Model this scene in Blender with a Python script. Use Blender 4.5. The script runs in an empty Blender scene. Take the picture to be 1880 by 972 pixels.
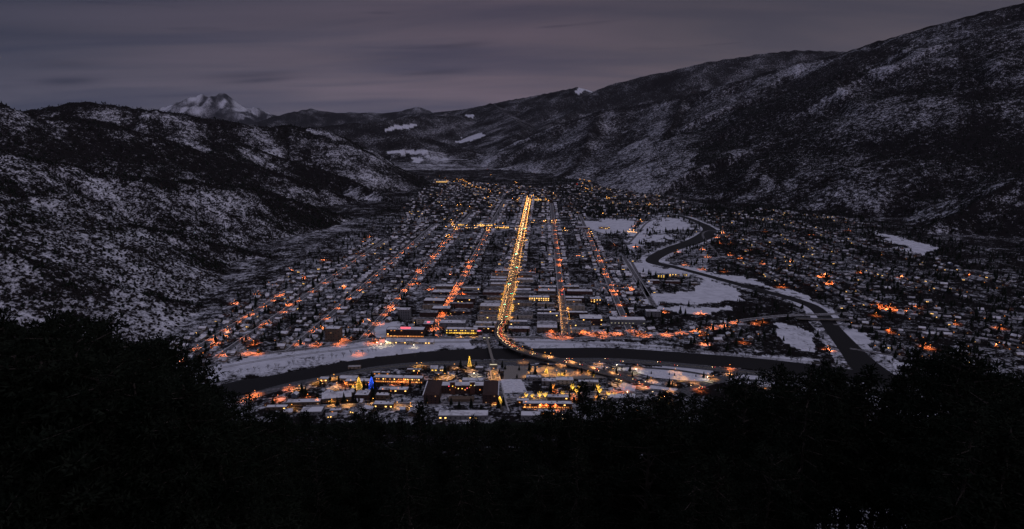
import bpy, math, random
import numpy as np
from mathutils import Vector, Matrix
random.seed(7); rng = np.random.default_rng(7)
scn = bpy.context.scene; COL = scn.collection

# ------------------------------------------------------------------ camera, sky, light, exposure
F = 1200.0; TH = math.atan((486-238)/F); CZ = 420.0
cam = bpy.data.cameras.new('camera'); cam.sensor_width = 36; cam.lens = 36*F/1880
cam.clip_start = .5; cam.clip_end = 120000
co = bpy.data.objects.new('camera', cam); COL.objects.link(co)
co.location = (0, 0, CZ); co.rotation_euler = (math.pi/2-TH, 0, 0); scn.camera = co
scn.view_settings.view_transform = 'Standard'; scn.view_settings.look = 'None'
scn.view_settings.gamma = 1; scn.view_settings.use_curve_mapping = False
scn.view_settings.exposure = 0.0
cy = scn.cycles
cy.max_bounces = 4; cy.diffuse_bounces = 2; cy.glossy_bounces = 2; cy.transmission_bounces = 2; cy.transparent_max_bounces = 6
cy.sample_clamp_direct = 24; cy.sample_clamp_indirect = 1.0; cy.caustics_reflective = False; cy.caustics_refractive = False
cy.use_denoising = True; cy.denoiser = 'OPENIMAGEDENOISE'; cy.denoising_input_passes = 'RGB_ALBEDO_NORMAL'; cy.denoising_prefilter = 'ACCURATE'
cy.light_sampling_threshold = .004

SUN_AZ, SUN_EL = math.radians(125), math.radians(28)     # faint last glow from behind the viewer, over the right shoulder
w = bpy.data.worlds.new('World'); scn.world = w; w.use_nodes = True
nt = w.node_tree; N = nt.nodes; Lk = nt.links; N.clear()
def wn(t, **k):
    n = N.new(t)
    for a, b in k.items(): setattr(n, a, b)
    return n
out = wn('ShaderNodeOutputWorld'); bg = wn('ShaderNodeBackground'); bg2 = wn('ShaderNodeBackground'); add = wn('ShaderNodeAddShader')
tc = wn('ShaderNodeTexCoord'); sep = wn('ShaderNodeSeparateXYZ'); Lk.new(tc.outputs['Generated'], sep.inputs[0])
def wmath(op, a, b=None, c=None):
    n = wn('ShaderNodeMath', operation=op)
    for i, v in enumerate((a, b, c)):
        if v is None: continue
        if isinstance(v, (int, float)): n.inputs[i].default_value = v
        else: Lk.new(v, n.inputs[i])
    return n.outputs[0]
def wramp(fac, stops):
    r = wn('ShaderNodeValToRGB'); Lk.new(fac, r.inputs[0]); e = r.color_ramp.elements
    while len(e) > 1: e.remove(e[0])
    e[0].position, e[0].color = stops[0][0], (*stops[0][1], 1)
    for p, c in stops[1:]:
        q = e.new(p); q.color = (*c, 1)
    return r.outputs[0]
zz = sep.outputs[2]
base = wramp(zz, [(0, (.108, .096, .134)), (.045, (.128, .106, .142)), (.09, (.112, .092, .124)), (.17, (.080, .068, .098)), (.25, (.070, .062, .090)),
                  (.42, (.145, .14, .19)), (1, (.29, .285, .37))])
# stratus: long flat streaks, stretched along the horizon
cp = wn('ShaderNodeCombineXYZ'); den = wmath('ADD', zz, .10)
Lk.new(wmath('DIVIDE', sep.outputs[0], wmath('MULTIPLY', den, 3.0)), cp.inputs[0]); Lk.new(wmath('DIVIDE', sep.outputs[1], den), cp.inputs[1])
no = wn('ShaderNodeTexNoise'); no.inputs['Scale'].default_value = 1.1; no.inputs['Detail'].default_value = 6; no.inputs['Roughness'].default_value = .55
no.inputs['Distortion'].default_value = .5; Lk.new(cp.outputs[0], no.inputs['Vector'])
cl = wramp(no.outputs['Fac'], [(.30, (.66, .72, .82)), (.44, (.88, .90, .94)), (.54, (1.06, 1.03, 1.02)), (.70, (1.26, 1.18, 1.16))])
# small thin darker lens clouds
cp2 = wn('ShaderNodeCombineXYZ'); Lk.new(wmath('MULTIPLY', sep.outputs[0], 3.6), cp2.inputs[0]); Lk.new(wmath('MULTIPLY', wmath('SUBTRACT', zz, wmath('MULTIPLY', sep.outputs[0], .05)), 55), cp2.inputs[1])
no2 = wn('ShaderNodeTexNoise'); no2.inputs['Scale'].default_value = 1.0; no2.inputs['Detail'].default_value = 3; Lk.new(cp2.outputs[0], no2.inputs['Vector'])
azn = wmath('DIVIDE', sep.outputs[0], wmath('MAXIMUM', sep.outputs[1], .05)); eln = wmath('DIVIDE', zz, wmath('MAXIMUM', sep.outputs[1], .05))
lens = None
for (px_, py_, wx_, hy_, sl2, st_) in ((122, 149, 58, 7, .02, .42), (122, 118, 70, 8, .0, .2), (455, 139, 85, 5, .05, .36), (480, 148, 62, 4.5, .06, .4), (795, 134, 66, 4.5, .06, .3), (850, 83, 45, 4.5, .08, .25), (60, 60, 200, 16, .03, .10), (560, 40, 260, 18, .02, .10), (700, 105, 240, 12, .03, .10)):
    b_ = 486-py_; yy_ = F*math.cos(TH)+b_*math.sin(TH); a0 = (px_-940)/yy_; e0 = (-F*math.sin(TH)+b_*math.cos(TH))/yy_
    da = wmath('SUBTRACT', azn, a0); de = wmath('SUBTRACT', wmath('SUBTRACT', eln, e0), wmath('MULTIPLY', da, sl2))
    de = wmath('ADD', de, wmath('MULTIPLY', wmath('SUBTRACT', no2.outputs['Fac'], .5), .003))
    q_ = wmath('ADD', wmath('POWER', wmath('ABSOLUTE', wmath('MULTIPLY', da, F/wx_)), 2), wmath('POWER', wmath('ABSOLUTE', wmath('MULTIPLY', de, F/hy_)), 2))
    v_ = wmath('MULTIPLY', wmath('POWER', 2.718, wmath('MULTIPLY', q_, -1)), st_)
    lens = v_ if lens is None else wmath('ADD', lens, v_)
lens_c = wramp(lens, [(0, (1, 1, 1)), (.4, (.56, .60, .66))])
cl2 = wramp(no2.outputs['Fac'], [(.0, (1, 1, 1)), (.64, (1, 1, 1)), (.70, (.80, .82, .86)), (1, (.72, .76, .82))])
def wmix(a, b):
    m = wn('ShaderNodeMix', data_type='RGBA', blend_type='MULTIPLY'); m.inputs[0].default_value = 1
    Lk.new(a, m.inputs[6]); Lk.new(b, m.inputs[7]); return m.outputs[2]
# bluer to the left, rosier towards the middle and right
tint = wramp(wmath('MULTIPLY_ADD', sep.outputs[0], .5, .5), [(0, (.50, .64, .72)), (.2, (.56, .69, .76)), (.37, (.97, 1.01, 1.0)), (.49, (1.02, 1.0, .98)), (.63, (.86, .90, .84)), (.78, (.84, .90, .84)), (1, (.84, .90, .84))])
# brighter behind the viewer, where the glow of the sunset is
back = wramp(wmath('MULTIPLY_ADD', sep.outputs[1], -.5, .5), [(0, (1, 1, 1)), (.45, (1, 1, 1)), (1, (2.0, 1.7, 1.8))])
Lk.new(wmix(wmix(wmix(wmix(wmix(base, cl), cl2), lens_c), tint), back), bg.inputs[0]); bg.inputs[1].default_value = .97
sky = wn('ShaderNodeTexSky', sky_type='NISHITA'); sky.sun_disc = False; sky.sun_elevation = math.radians(-4); sky.sun_rotation = SUN_AZ
Lk.new(sky.outputs[0], bg2.inputs[0]); bg2.inputs[1].default_value = .05
Lk.new(bg.outputs[0], add.inputs[0]); Lk.new(bg2.outputs[0], add.inputs[1]); Lk.new(add.outputs[0], out.inputs[0])
sl = bpy.data.lights.new('dusk_glow', 'SUN'); sl.energy = .22; sl.angle = math.radians(25); sl.color = (.92, .85, 1)
so = bpy.data.objects.new('dusk_glow', sl); COL.objects.link(so)
sd = Vector((math.sin(SUN_AZ)*math.cos(SUN_EL), math.cos(SUN_AZ)*math.cos(SUN_EL), math.sin(SUN_EL)))
so.rotation_euler = sd.to_track_quat('Z', 'Y').to_euler()

# ------------------------------------------------------------------ survey: sight line -> place on the ground
c_, s_ = math.cos(TH), math.sin(TH)
def G(px, py, z=0.0):
    a = px-940; b = 486-py; dy = F*c_+b*s_; dz = -F*s_+b*c_; t = (z-CZ)/dz
    return (a*t, dy*t)
def W(px, py, Y):
    a = px-940; b = 486-py; dy = F*c_+b*s_; dz = -F*s_+b*c_; t = Y/dy
    return (a*t, Y, CZ+dz*t)
def PX(x, y, z):
    dx = x; dy = y; dz = z-CZ
    f = dy*c_-dz*s_; u = dy*s_+dz*c_
    f = np.where(np.asarray(f) < 1, 1, f)
    return 940+F*dx/f, 486-F*u/f
O = G(925, 590); E_ = G(972, 362); _l = math.hypot(E_[0]-O[0], E_[1]-O[1])
D = ((E_[0]-O[0])/_l, (E_[1]-O[1])/_l); PT = (D[1], -D[0]); SROT = -math.atan2(D[0], D[1])
def S(s, t): return (O[0]+s*D[0]+t*PT[0], O[1]+s*D[1]+t*PT[1])
def ST(x, y): x -= O[0]; y -= O[1]; return x*D[0]+y*D[1], x*PT[0]+y*PT[1]
def inpoly(px, py, poly):
    px = np.asarray(px, float); py = np.asarray(py, float); r = np.zeros(px.shape, bool); n = len(poly); j = n-1
    for i in range(n):
        xi, yi = poly[i]; xj, yj = poly[j]
        if yi != yj:
            r ^= ((yi > py) != (yj > py)) & (px < (xj-xi)*(py-yi)/(yj-yi)+xi)
        j = i
    return r
def cr(x0, y0, sx, *pts): return [(x0+x*sx, y0+y*sx) for x, y in pts]

# ------------------------------------------------------------------ noise
_tab = rng.random((256, 256))
def vn(x, y):
    xi = np.floor(x).astype(int); yi = np.floor(y).astype(int); fx = x-xi; fy = y-yi
    fx = fx*fx*(3-2*fx); fy = fy*fy*(3-2*fy)
    a = _tab[xi & 255, yi & 255]; b = _tab[(xi+1) & 255, yi & 255]; c = _tab[xi & 255, (yi+1) & 255]; d = _tab[(xi+1) & 255, (yi+1) & 255]
    return (a*(1-fx)+b*fx)*(1-fy)+(c*(1-fx)+d*fx)*fy
def fbm(x, y, o=4, g=.5):
    s = 0; a = 1; t = 0
    for i in range(o):
        s = s+a*vn(x*2**i+17.3*i, y*2**i+9.1*i); t += a; a *= g
    return s/t
def ridged(x, y, o=4):
    s = 0; a = 1; t = 0
    for i in range(o):
        s = s+a*(1-np.abs(2*vn(x*2**i+31.7*i, y*2**i+5.9*i)-1)); t += a; a *= .5
    return s/t
def sst(x, a, b):
    t = np.clip((x-a)/(b-a), 0, 1); return t*t*(3-2*t)

# ------------------------------------------------------------------ terrain: ridge lines with real heights, slopes falling from them
RIDGES = [  # (points (px, py, distance), slope, gully depth, gully spacing)
 ([(-500,230,4300),(-200,205,4300),(40,203,4400),(100,194,4450),(150,186,4500),(210,192,4550),(310,205,4600),(400,219,4700),(480,233,4800),(530,230,4900),(590,234,5000),(640,256,5150),(700,287,5300),(760,318,5500),(792,331,5610)], .50, 36, 210),
 ([(-400,120,2900),(-200,150,3000),(0,187,3200),(40,204,3240),(98,215,3300),(167,219,3360),(206,226,3400),(309,256,3500),(386,280,3600),(480,306,3700),(583,341,3800),(660,368,3860)], .52, 30, 170),
 ([(386,280,3600),(440,262,4150),(520,288,4250),(634,325,4300),(722,368,3850)], .5, 24, 160),
 ([(-300,235,2200),(-80,262,2250),(0,274,2300),(33,283,2330),(103,297,2400),(154,313,2450),(257,323,2500),(360,334,2650),(480,347,2850),(560,372,2950),(640,399,3090)], .50, 22, 140),
 ([(-300,270,1500),(-150,305,1600),(0,344,1750),(77,358,1800),(140,378,1850),(200,400,1900),(330,430,2050),(430,455,2150),(520,472,2160)], .50, 16, 110),
 ([(-300,350,1500),(-100,425,1400),(0,456,1350),(60,476,1360),(126,500,1380),(200,522,1400),(243,534,1420),(320,550,1470),(388,564,1525)], .50, 10, 80),
 ([(1730,108,11500),(1560,95,12000),(1460,92,12000),(1400,98,12000),(1300,114,12000),(1200,136,12300),(1130,152,12500),(1090,168,13000),(1060,160,13000),(1000,172,13500),(930,185,14000),(850,201,15000),(780,208,16000),(740,212,17000)], .38, 90, 900),
 ([(840,300,8000),(900,278,8000),(960,256,8000),(1030,226,8000),(1104,202,8000),(1191,189,7800),(1256,177,7500),(1346,151,7200),(1450,119,7000),(1550,96,6800),(1600,79,6600),(1680,56,6300),(1740,40,6150),(1790,26,6000),(1850,11,5800),(1950,-15,5600),(2200,-60,5200)], .40, 70, 330),
 ([(1104,202,8000),(1080,250,7000),(1060,300,6300),(1030,322,5900)], .42, 50, 260),
 ([(1256,177,7500),(1230,235,6400),(1200,285,5700),(1150,322,5300)], .44, 50, 260),
 ([(1235,331,5350),(1300,303,5200),(1350,275,5150),(1400,249,5150),(1450,220,5200),(1500,194,5300),(1550,164,5350),(1600,139,5400),(1650,116,5450),(1700,100,5450),(1770,86,5400),(1850,78,5300),(2000,70,5200)], .46, 50, 240),
 ([(1500,194,5300),(1470,260,4700),(1430,310,4300),(1380,350,3950)], .46, 40, 200),
 ([(1440,376,3560),(1500,352,3650),(1560,328,3750),(1600,306,3820),(1650,281,3900),(1700,256,4000),(1750,231,4100),(1820,196,4200),(1880,166,4300),(2100,90,4500)], .48, 36, 170),
 ([(1660,424,2720),(1700,415,2700),(1760,390,2750),(1820,355,2830),(1880,320,2900),(2050,240,3100),(2300,150,3300)], .48, 26, 130),
 ([(1850,470,2130),(1950,440,2100),(2100,380,2150),(2400,280,2300)], .46, 20, 110),
 ([(460,235,21000),(500,214,21500),(535,206,21500),(570,199,22000),(600,205,22000),(640,208,22000),(690,212,22000),(730,204,22000),(768,196,22000),(800,207,22000),(860,206,20000)], .34, 180, 1500),
 ([(640,206,27000),(700,207,27000),(780,205,27000)], .3, 100, 1500),
 ([(520,250,11000),(600,232,11200),(640,226,11300),(700,222,11500),(760,213,12000),(850,212,12500)], .32, 60, 700),
 ([(900,190,13500),(940,215,11500),(960,235,10000),(930,262,8900)], .34, 60, 600),
 ([(590,285,8300),(640,264,8600),(700,252,8800),(740,245,9000),(800,258,9000),(850,272,8600)], .30, 40, 420),
 ([(1090,168,13000),(1060,200,11500),(1020,222,10500),(980,246,9600)], .34, 50, 500),
 ([(255,205,36500),(300,199,36500),(340,189,36000),(356,180,36000),(370,176,36000),(381,182,36000),(390,181,36000),(404,173,36000),(418,180,36000),(430,186,36200),(462,196,36500),(490,206,37000),(515,214,37500)], .46, 300, 1900),
 ([(404,173,36000),(425,196,34500),(450,214,33500)], .5, 200, 1500),
 ([(370,176,36000),(352,200,34500),(330,214,33500)], .5, 200, 1500),
]
HAZE = 4.6e-6
RW = [(np.array([W(*p) for p in r[0]]), r[1], r[2], r[3]) for r in RIDGES]
def near_hill(x, y):
    n = (fbm(x/60+3, y/60, 3)-.5)
    a = 417.5-.62*y; b = 343.1-.4515*(y-120)
    z = np.where(y < 120, a, b)
    z = np.where(y < 0, 417.5+np.minimum(-y*.3, 90), z)
    return z+n*np.clip((y-25)/120, 0, 1)*14
def height(x, y):
    x = np.asarray(x, float); y = np.asarray(y, float)
    wx = (fbm(x/700+5, y/700+2, 3)-.5); wy = (fbm(x/700+50, y/700+21, 3)-.5)
    z = np.full(x.shape, -50.0); cd = np.full(x.shape, 9e3); gv = np.full(x.shape, .5)
    for k, (P, sl_, ga, gl) in enumerate(RW):
        far = P[:, 1].mean() > 9000
        wa = gl*1.1
        X = x+wx*wa; Y = y+wy*wa
        acc = 0.0
        reach = P[:, 2].max()/sl_+800
        m = (X > P[:, 0].min()-reach) & (X < P[:, 0].max()+reach) & (Y > P[:, 1].min()-reach) & (Y < P[:, 1].max()+reach)
        if not m.any(): continue
        xx = X[m]; yy = Y[m]; bz = np.full(xx.shape, -1e4); bd = np.full(xx.shape, 1e6); bs = np.zeros(xx.shape)
        # exact crest (unwarped) close to the line, warped farther away
        x0 = x[m]; y0 = y[m]
        for i in range(len(P)-1):
            a, b = P[i], P[i+1]; ab = b[:2]-a[:2]; L = math.hypot(*ab)
            t = np.clip(((x0-a[0])*ab[0]+(y0-a[1])*ab[1])/L**2, 0, 1)
            d0 = np.hypot(x0-a[0]-t*ab[0], y0-a[1]-t*ab[1])
            h = a[2]+t*(b[2]-a[2])-sl_*d0
            u = h > bz
            side = np.sign((x0-a[0])*ab[1]-(y0-a[1])*ab[0])
            bz = np.where(u, h, bz); bd = np.where(u, d0, bd); bs = np.where(u, acc+t*L+side*gl*37.3, bs); acc += L
        q = bs/gl+(wx[m]*2.2)
        gr = 1-np.abs(2*vn(q+k*11.1, bd/(gl*5)+k)-1)
        gr2 = 1-np.abs(2*vn(q*2.7+k*3.1, bd/(gl*2.5))-1)
        am = np.clip(bd/(gl*1.3), 0, 1)
        h = bz-ga*(gr*1.5+gr2*.55-.6)*am
        up_ = h > z[m]; gm = gv[m]; gm[up_] = (gr*.7+gr2*.3)[up_]; gv[m] = gm
        z[m] = np.maximum(z[m], h); cd[m] = np.where(bz >= z[m]-ga*1.5, np.minimum(cd[m], bd), cd[m])
    r = np.hypot(x, y)
    z = z+(fbm(x/90, y/90, 4)-.5)*np.clip(z, 0, 120)*.16
    basez = sst(r, 6800, 9500)*(20+150*fbm(x/1400+8, y/1400+3, 4))
    z = np.where(y < 0, -50, z)
    z = np.maximum(z, basez)
    z = z+np.where(r > 30000, (ridged(x/1100+3, y/1100, 4)-.55)*520*sst(z, 600, 2000), 0)
    nh = near_hill(x, y); z = np.maximum(z, nh)
    height.gv = gv
    return np.maximum(z, 0.0), cd

FIELDS = [[(1185,560),(1188,540),(1215,537),(1270,533),(1290,512),(1335,525),(1355,540),(1365,553),(1320,556),(1190,557)],
 [(1205,562),(1260,566),(1340,562),(1352,568),(1300,578),(1210,570)],
 [(1420,598),(1468,597),(1490,615),(1502,645),(1470,640),(1428,625)],
 [(1222,398),(1258,405),(1270,420),(1238,424),(1198,426)], [(1192,432),(1240,430),(1222,442),(1190,446)],
 [(1062,404),(1166,404),(1160,430),(1115,427),(1075,420)],
 [(1605,424),(1640,430),(1690,448),(1725,456),(1690,470),(1645,452)],
 [(1262,490),(1330,502),(1400,520),(1478,545),(1482,552),(1380,532),(1300,508)],
 [(1556,600),(1590,612),(1600,640),(1640,662),(1610,660),(1570,625)], [(1560,655),(1690,668),(1690,673),(1590,668)],
 [(380,705),(385,675),(470,656),(560,643),(700,626),(865,624),(865,641),(700,651),(576,671),(480,690)],
 [(940,622),(1130,628),(1270,640),(1500,662),(1480,672),(1400,663),(1240,649),(1050,645),(990,645)],
 [(1155,480),(1220,484),(1285,500),(1270,508),(1160,500)], [(1150,450),(1165,430),(1190,405),(1220,392),(1180,440),(1160,470)],
 [(917,698),(956,698),(967,719),(918,721)], [(1125,678),(1240,672),(1310,682),(1290,690),(1200,684)],
 [(1330,694),(1370,687),(1422,694),(1420,704),(1350,706)], [(980,664),(1060,668),(1060,673),(980,669)],
 [(690,596),(735,590),(735,632),(690,630)]]
HFIELDS = [[(690,237),(730,232),(768,230),(760,236),(705,239)], [(828,262),(850,254),(886,244),(889,250),(868,259),(845,263)],
 [(700,279),(745,278),(786,276),(783,283),(715,283)], [(755,288),(775,291),(772,299),(757,296)], [(855,211),(872,210),(870,215),(858,215)],
 [(1054,168),(1066,156),(1080,160),(1086,168),(1070,166),(1064,172)]]
DARK = [[(1262,310),(1300,262),(1340,215),(1420,165),(1500,128),(1562,98),(1700,60),(1640,92),(1600,120),(1500,188),(1400,243),(1330,292),(1280,308)],
 [(1100,168),(1300,158),(1260,178),(1180,190),(1100,203),(1020,225),(1050,195)],
 [(1300,300),(1350,282),(1390,300),(1360,350),(1310,340)], [(1310,330),(1345,300),(1370,320),(1330,350)],
 [(265,215),(300,222),(310,270),(280,256)], [(470,235),(560,238),(640,262),(700,290),(600,262)],
 [(1400,300),(1470,270),(1460,320),(1420,345)]]
CALM = [[(850,298),(960,262),(1100,208),(1240,182),(1400,160),(1300,235),(1250,310),(1180,330),(1000,322)], [(1420,240),(1700,105),(1830,85),(1700,150),(1500,235)]]
def smooth_path(pts, n=8):
    P = [np.array(p, float) for p in pts]; P = [2*P[0]-P[1]]+P+[2*P[-1]-P[-2]]; o = []
    for i in range(1, len(P)-2):
        for k in range(n):
            t_ = k/n; o.append(.5*((2*P[i])+(P[i+1]-P[i-1])*t_+(2*P[i-1]-5*P[i]+4*P[i+1]-P[i+2])*t_**2+(3*P[i]-P[i-1]-3*P[i+1]+P[i+2])*t_**3))
    o.append(P[-2]); return np.array(o)
def gp(pts, z=0): return [G(*p, z) for p in pts]
FORK = [(1185,395),(1226,394),(1262,401),(1296,416),(1302,428),(1276,443),(1240,455),(1210,468),(1198,481),(1235,490),(1270,499),(1337,517),(1391,532),(1444,546),(1490,562),(1512,580),(1530,605),(1560,640),(1585,668),(1612,692),(1645,722),(1680,752)]
def veg_of(x, y, z, cd):
    px, py = PX(x, y, z); r = np.hypot(x, y)
    hill = z > 1.5
    n = fbm(x/260+3, y/260+8, 4); n2 = fbm(x/60, y/60+4, 3); gv = (height.gv-.6)*.55
    v = np.where(hill, .74+(n-.5)*.45+(n2-.5)*.4+gv, .76+(n2-.5)*.5)
    band = np.clip(1-cd/np.clip(r*.016, 18, 140), 0, 1)
    v = v+band*.42*(r < 16000)*hill
    left = (x < -300) & hill & (r < 7000)
    v = np.where(left & (y > 2600), v+.06, v)
    v = np.where(left & (y < 2500), .70+(n-.5)*.24+(n2-.5)*.42+band*.4+gv*.5, v)
    v = np.where(hill & (x > 300) & (r < 9000), .765+(n-.5)*.22+(n2-.5)*.3+band*.22+gv*.65, v)
    v = np.where((px > 1640) & hill, v+.04, v); v = np.where((px > 1760) & hill, v+.05, v)  # more cover at far right: forest, plus lens falloff put into the colour
    v = np.where((r > 8500) & (r < 17000), .86+(n-.5)*.5, v)
    for p in CALM: v = np.where(hill & inpoly(px, py, p), v*.8+.17, v)
    wx_ = (fbm(x/170, y/170, 4)-.5)*46; wy_ = (fbm(x/170+9, y/170, 4)-.5)*34
    for p in DARK: v = np.where(hill & inpoly(px+wx_, py+wy_, p), np.maximum(v, .91), v)
    far = (r > 17000) & (r < 29000); v = np.where(far, .92-.5*sst(z, 900, 1500)+(n-.5)*.6, v)
    sf = ridged(x/1300+2, y/2600+7, 5); sg2 = ridged(x/420, y/900, 4); v = np.where(r >= 29000, .84-.55*sst(z+(sf-.5)*700, 700, 1700)+(sf-.55)*1.2+(sg2-.55)*1.0, v)
    fz = ~hill & (r < 9000)
    qx = px+(fbm(x/45, y/45, 4)-.5)*44; qy = py+(fbm(x/45+9, y/45, 4)-.5)*15
    for i, p in enumerate(FIELDS): v = np.where(fz & inpoly(qx, qy, p), (.40 if i in (10, 11) else .14)+(n2-.5)*(1.0 if i in (10, 11) else .6), v)
    bk = fz & (px > 1130)
    if bk.any():
        xx, yy = x[bk], y[bk]; dm = np.full(xx.shape, 1e5)
        fpth = smooth_path(gp(FORK))[::2]; fwd = np.interp(np.linspace(0, 1, len(fpth)), [0,.12,.2,.28,.4,.45,.75,.83,.9,1], [26,34,74,58,38,27,34,48,66,66])
        for (a, b_), w_ in zip(fpth, fwd): dm = np.minimum(dm, np.hypot(xx-a, yy-b_)-w_/2)
        vb = v[bk]; v[bk] = np.where(dm < 2+36*n2[bk], .42+(n2[bk]-.5)*1.1, vb)
    for p in HFIELDS: v = np.where((r > 6000) & inpoly(px+(fbm(x/300, y/300, 3)-.5)*16, py+(fbm(x/300+7, y/300, 3)-.5)*7, p), .12, v)
    v = np.where(fz & (v > .1) & (px > 1300), v+.10, v); v = np.where(fz & (v > .1) & (y > 3200), v+.12, v)
    nearm = (y < 882) & (r < 1300) & hill & (y > -50)
    v = np.where(nearm, .97, v)
    for p in ([(1500,895),(1560,870),(1630,890),(1675,1000),(1510,1000)], [(1560,760),(1615,770),(1635,860),(1575,860)], [(1150,805),(1200,805),(1200,860),(1150,860)]):
        v = np.where((y < 300) & (y > 5) & inpoly(px+(fbm(x/2.5, y/2.5, 3)-.5)*70, py+(fbm(x/3+5, y/3, 3)-.5)*50, p), .56, v)  # gap snow darkened in colour, standing in for tree shade and lens falloff
    return np.clip(v, 0, 1)

# ------------------------------------------------------------------ mesh + material helpers
def mesh_np(name, V, Fc, mats=(), midx=None, smooth=False):
    V = np.asarray(V, np.float32); Fc = np.asarray(Fc, np.int32); k = Fc.shape[1]; n = len(Fc)
    me = bpy.data.meshes.new(name); me.vertices.add(len(V)); me.vertices.foreach_set('co', V.ravel())
    me.loops.add(n*k); me.loops.foreach_set('vertex_index', Fc.ravel())
    me.polygons.add(n); me.polygons.foreach_set('loop_start', np.arange(0, n*k, k, dtype=np.int32))
    me.polygons.foreach_set('loop_total', np.full(n, k, np.int32))
    for m in mats: me.materials.append(m)
    if midx is not None: me.polygons.foreach_set('material_index', np.asarray(midx, np.int32))
    if smooth: me.polygons.foreach_set('use_smooth', np.ones(n, bool))
    me.update(calc_edges=True); return me
def tag(o, label=None, cat=None, group=None, kind=None):
    for k, v in (('label', label), ('category', cat), ('group', group), ('kind', kind)):
        if v: o[k] = v
    return o
def link(name, me, parent=None):
    o = bpy.data.objects.new(name, me); COL.objects.link(o)
    if parent: o.parent = parent
    return o
def mat(name, col, rough=.85, em=None, es=0, col2=None, scale=1.0, metal=0, lo=.4, hi=.6):
    m = bpy.data.materials.new(name); m.use_nodes = True; t = m.node_tree; b = t.nodes['Principled BSDF']
    b.inputs['Base Color'].default_value = (*col, 1); b.inputs['Roughness'].default_value = rough; b.inputs['Metallic'].default_value = metal
    b.inputs['Specular IOR Level'].default_value = .25
    if em: b.inputs['Emission Color'].default_value = (*em, 1); b.inputs['Emission Strength'].default_value = es; m.cycles.emission_sampling = 'NONE'
    if col2:
        tcn = t.nodes.new('ShaderNodeTexCoord'); nn = t.nodes.new('ShaderNodeTexNoise'); rr = t.nodes.new('ShaderNodeValToRGB')
        nn.inputs['Scale'].default_value = scale; nn.inputs['Detail'].default_value = 4
        g_ = t.nodes.new('ShaderNodeNewGeometry'); t.links.new(g_.outputs['Position'], nn.inputs['Vector'])
        t.links.new(nn.outputs['Fac'], rr.inputs[0]); e = rr.color_ramp.elements
        e[0].position = lo; e[0].color = (*col, 1); e[1].position = hi; e[1].color = (*col2, 1); t.links.new(rr.outputs[0], b.inputs['Base Color'])
    return m
M = {}
M['snow'] = mat('snow', (.78, .78, .84), .9, col2=(.5, .5, .56), scale=.22, lo=.45, hi=.75)
M['roofsnow'] = mat('roof_snow', (.80, .80, .85), .9, col2=(.42, .41, .44), scale=.09, lo=.5, hi=.68)
M['roofold'] = mat('roof_old_snow', (.50, .50, .54), .9, col2=(.16, .155, .16), scale=.12, lo=.42, hi=.6); M['roofbare'] = mat('roof_bare', (.07, .065, .068), .9, col2=(.42, .42, .46), scale=.15, lo=.5, hi=.66)
M['bark'] = mat('bark', (.05, .04, .035), col2=(.09, .075, .065), scale=3)
M['twig'] = mat('twig', (.026, .020, .019), 1.0)
M['needle'] = mat('needle', (.010, .014, .010), 1.0, col2=(.018, .022, .016), scale=1.5); M['needle'].node_tree.nodes['Principled BSDF'].inputs['Specular IOR Level'].default_value = 0
M['brush'] = mat('oak_brush', (.018, .015, .014), 1.0)
M['asphalt'] = mat('asphalt', (.045, .045, .05), .7, col2=(.11, .11, .12), scale=.25)
M['street'] = mat('packed_street', (.06, .057, .06), .75, col2=(.26, .25, .27), scale=.16, lo=.42, hi=.66)
M['sidewalk'] = mat('sidewalk', (.25, .24, .25), .85, col2=(.6, .6, .63), scale=.4)
M['mark'] = mat('road_paint', (.6, .5, .2), .7); M['markw'] = mat('road_paint_white', (.6, .6, .6), .7)
M['concrete'] = mat('concrete', (.22, .20, .18), .85, col2=(.3, .27, .24), scale=.5)
M['rail'] = mat('track', (.09, .075, .07), .8, col2=(.2, .19, .19), scale=.6)
M['metal'] = mat('dark_metal', (.06, .06, .065), .5, metal=.6)
M['glass'] = mat('dark_glass', (.02, .022, .028), .15)
M['unit'] = mat('roof_unit', (.22, .22, .23), .6)
for k, c, d in (('brick', (.075, .035, .028), (.12, .055, .042)), ('tan', (.26, .20, .15), (.32, .26, .2)), ('grey', (.14, .14, .15), (.2, .2, .21)), ('brown', (.10, .07, .05), (.15, .11, .08)),
                ('cream', (.38, .34, .28), (.45, .41, .35)), ('darkbrick', (.045, .028, .026), (.07, .04, .035)), ('blue', (.10, .12, .16), (.14, .16, .2))):
    M[k] = mat('wall_'+k, c, .9, col2=d, scale=.8)
GOLD = (1.0, .43, .08); SOD = (1.0, .22, .05); WARM = (1, .78, .45)
def em(name, c, s): M[name] = mat(name, (.05, .05, .05), .5, em=c, es=s)
em('gold_lamp', (1, .42, .07), 5); em('orange_lamp', (1, .27, .055), 6); em('white_lamp', (1, .84, .55), 20)
em('headlight', (1, .68, .32), 20); em('taillight', (1, .05, .025), 10); em('green_signal', (.05, .95, .65), 24); em('red_signal', (1, .06, .03), 14)
em('gold_bulb', (1, .55, .07), 2.6); em('orange_bulb', (1, .34, .05), 2.2); em('blue_bulb', (.03, .12, 1), 2.6); em('red_neon', (1, .07, .10), 2.6); em('pink_neon', (1, .12, .18), 2.0)
em('win_gold', (1, .55, .14), 3.2); em('far_gold', (1, .42, .08), 13); em('far_orange', (1, .28, .06), 12); em('win_orange', (1, .33, .08), 1.0); em('win_dim', (.9, .45, .2), .35); em('win_pale', (1, .9, .62), 1.0); em('front_gold', (1, .58, .07), 2.2); em('wall_wash', (1, .22, .05), .3)

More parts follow.
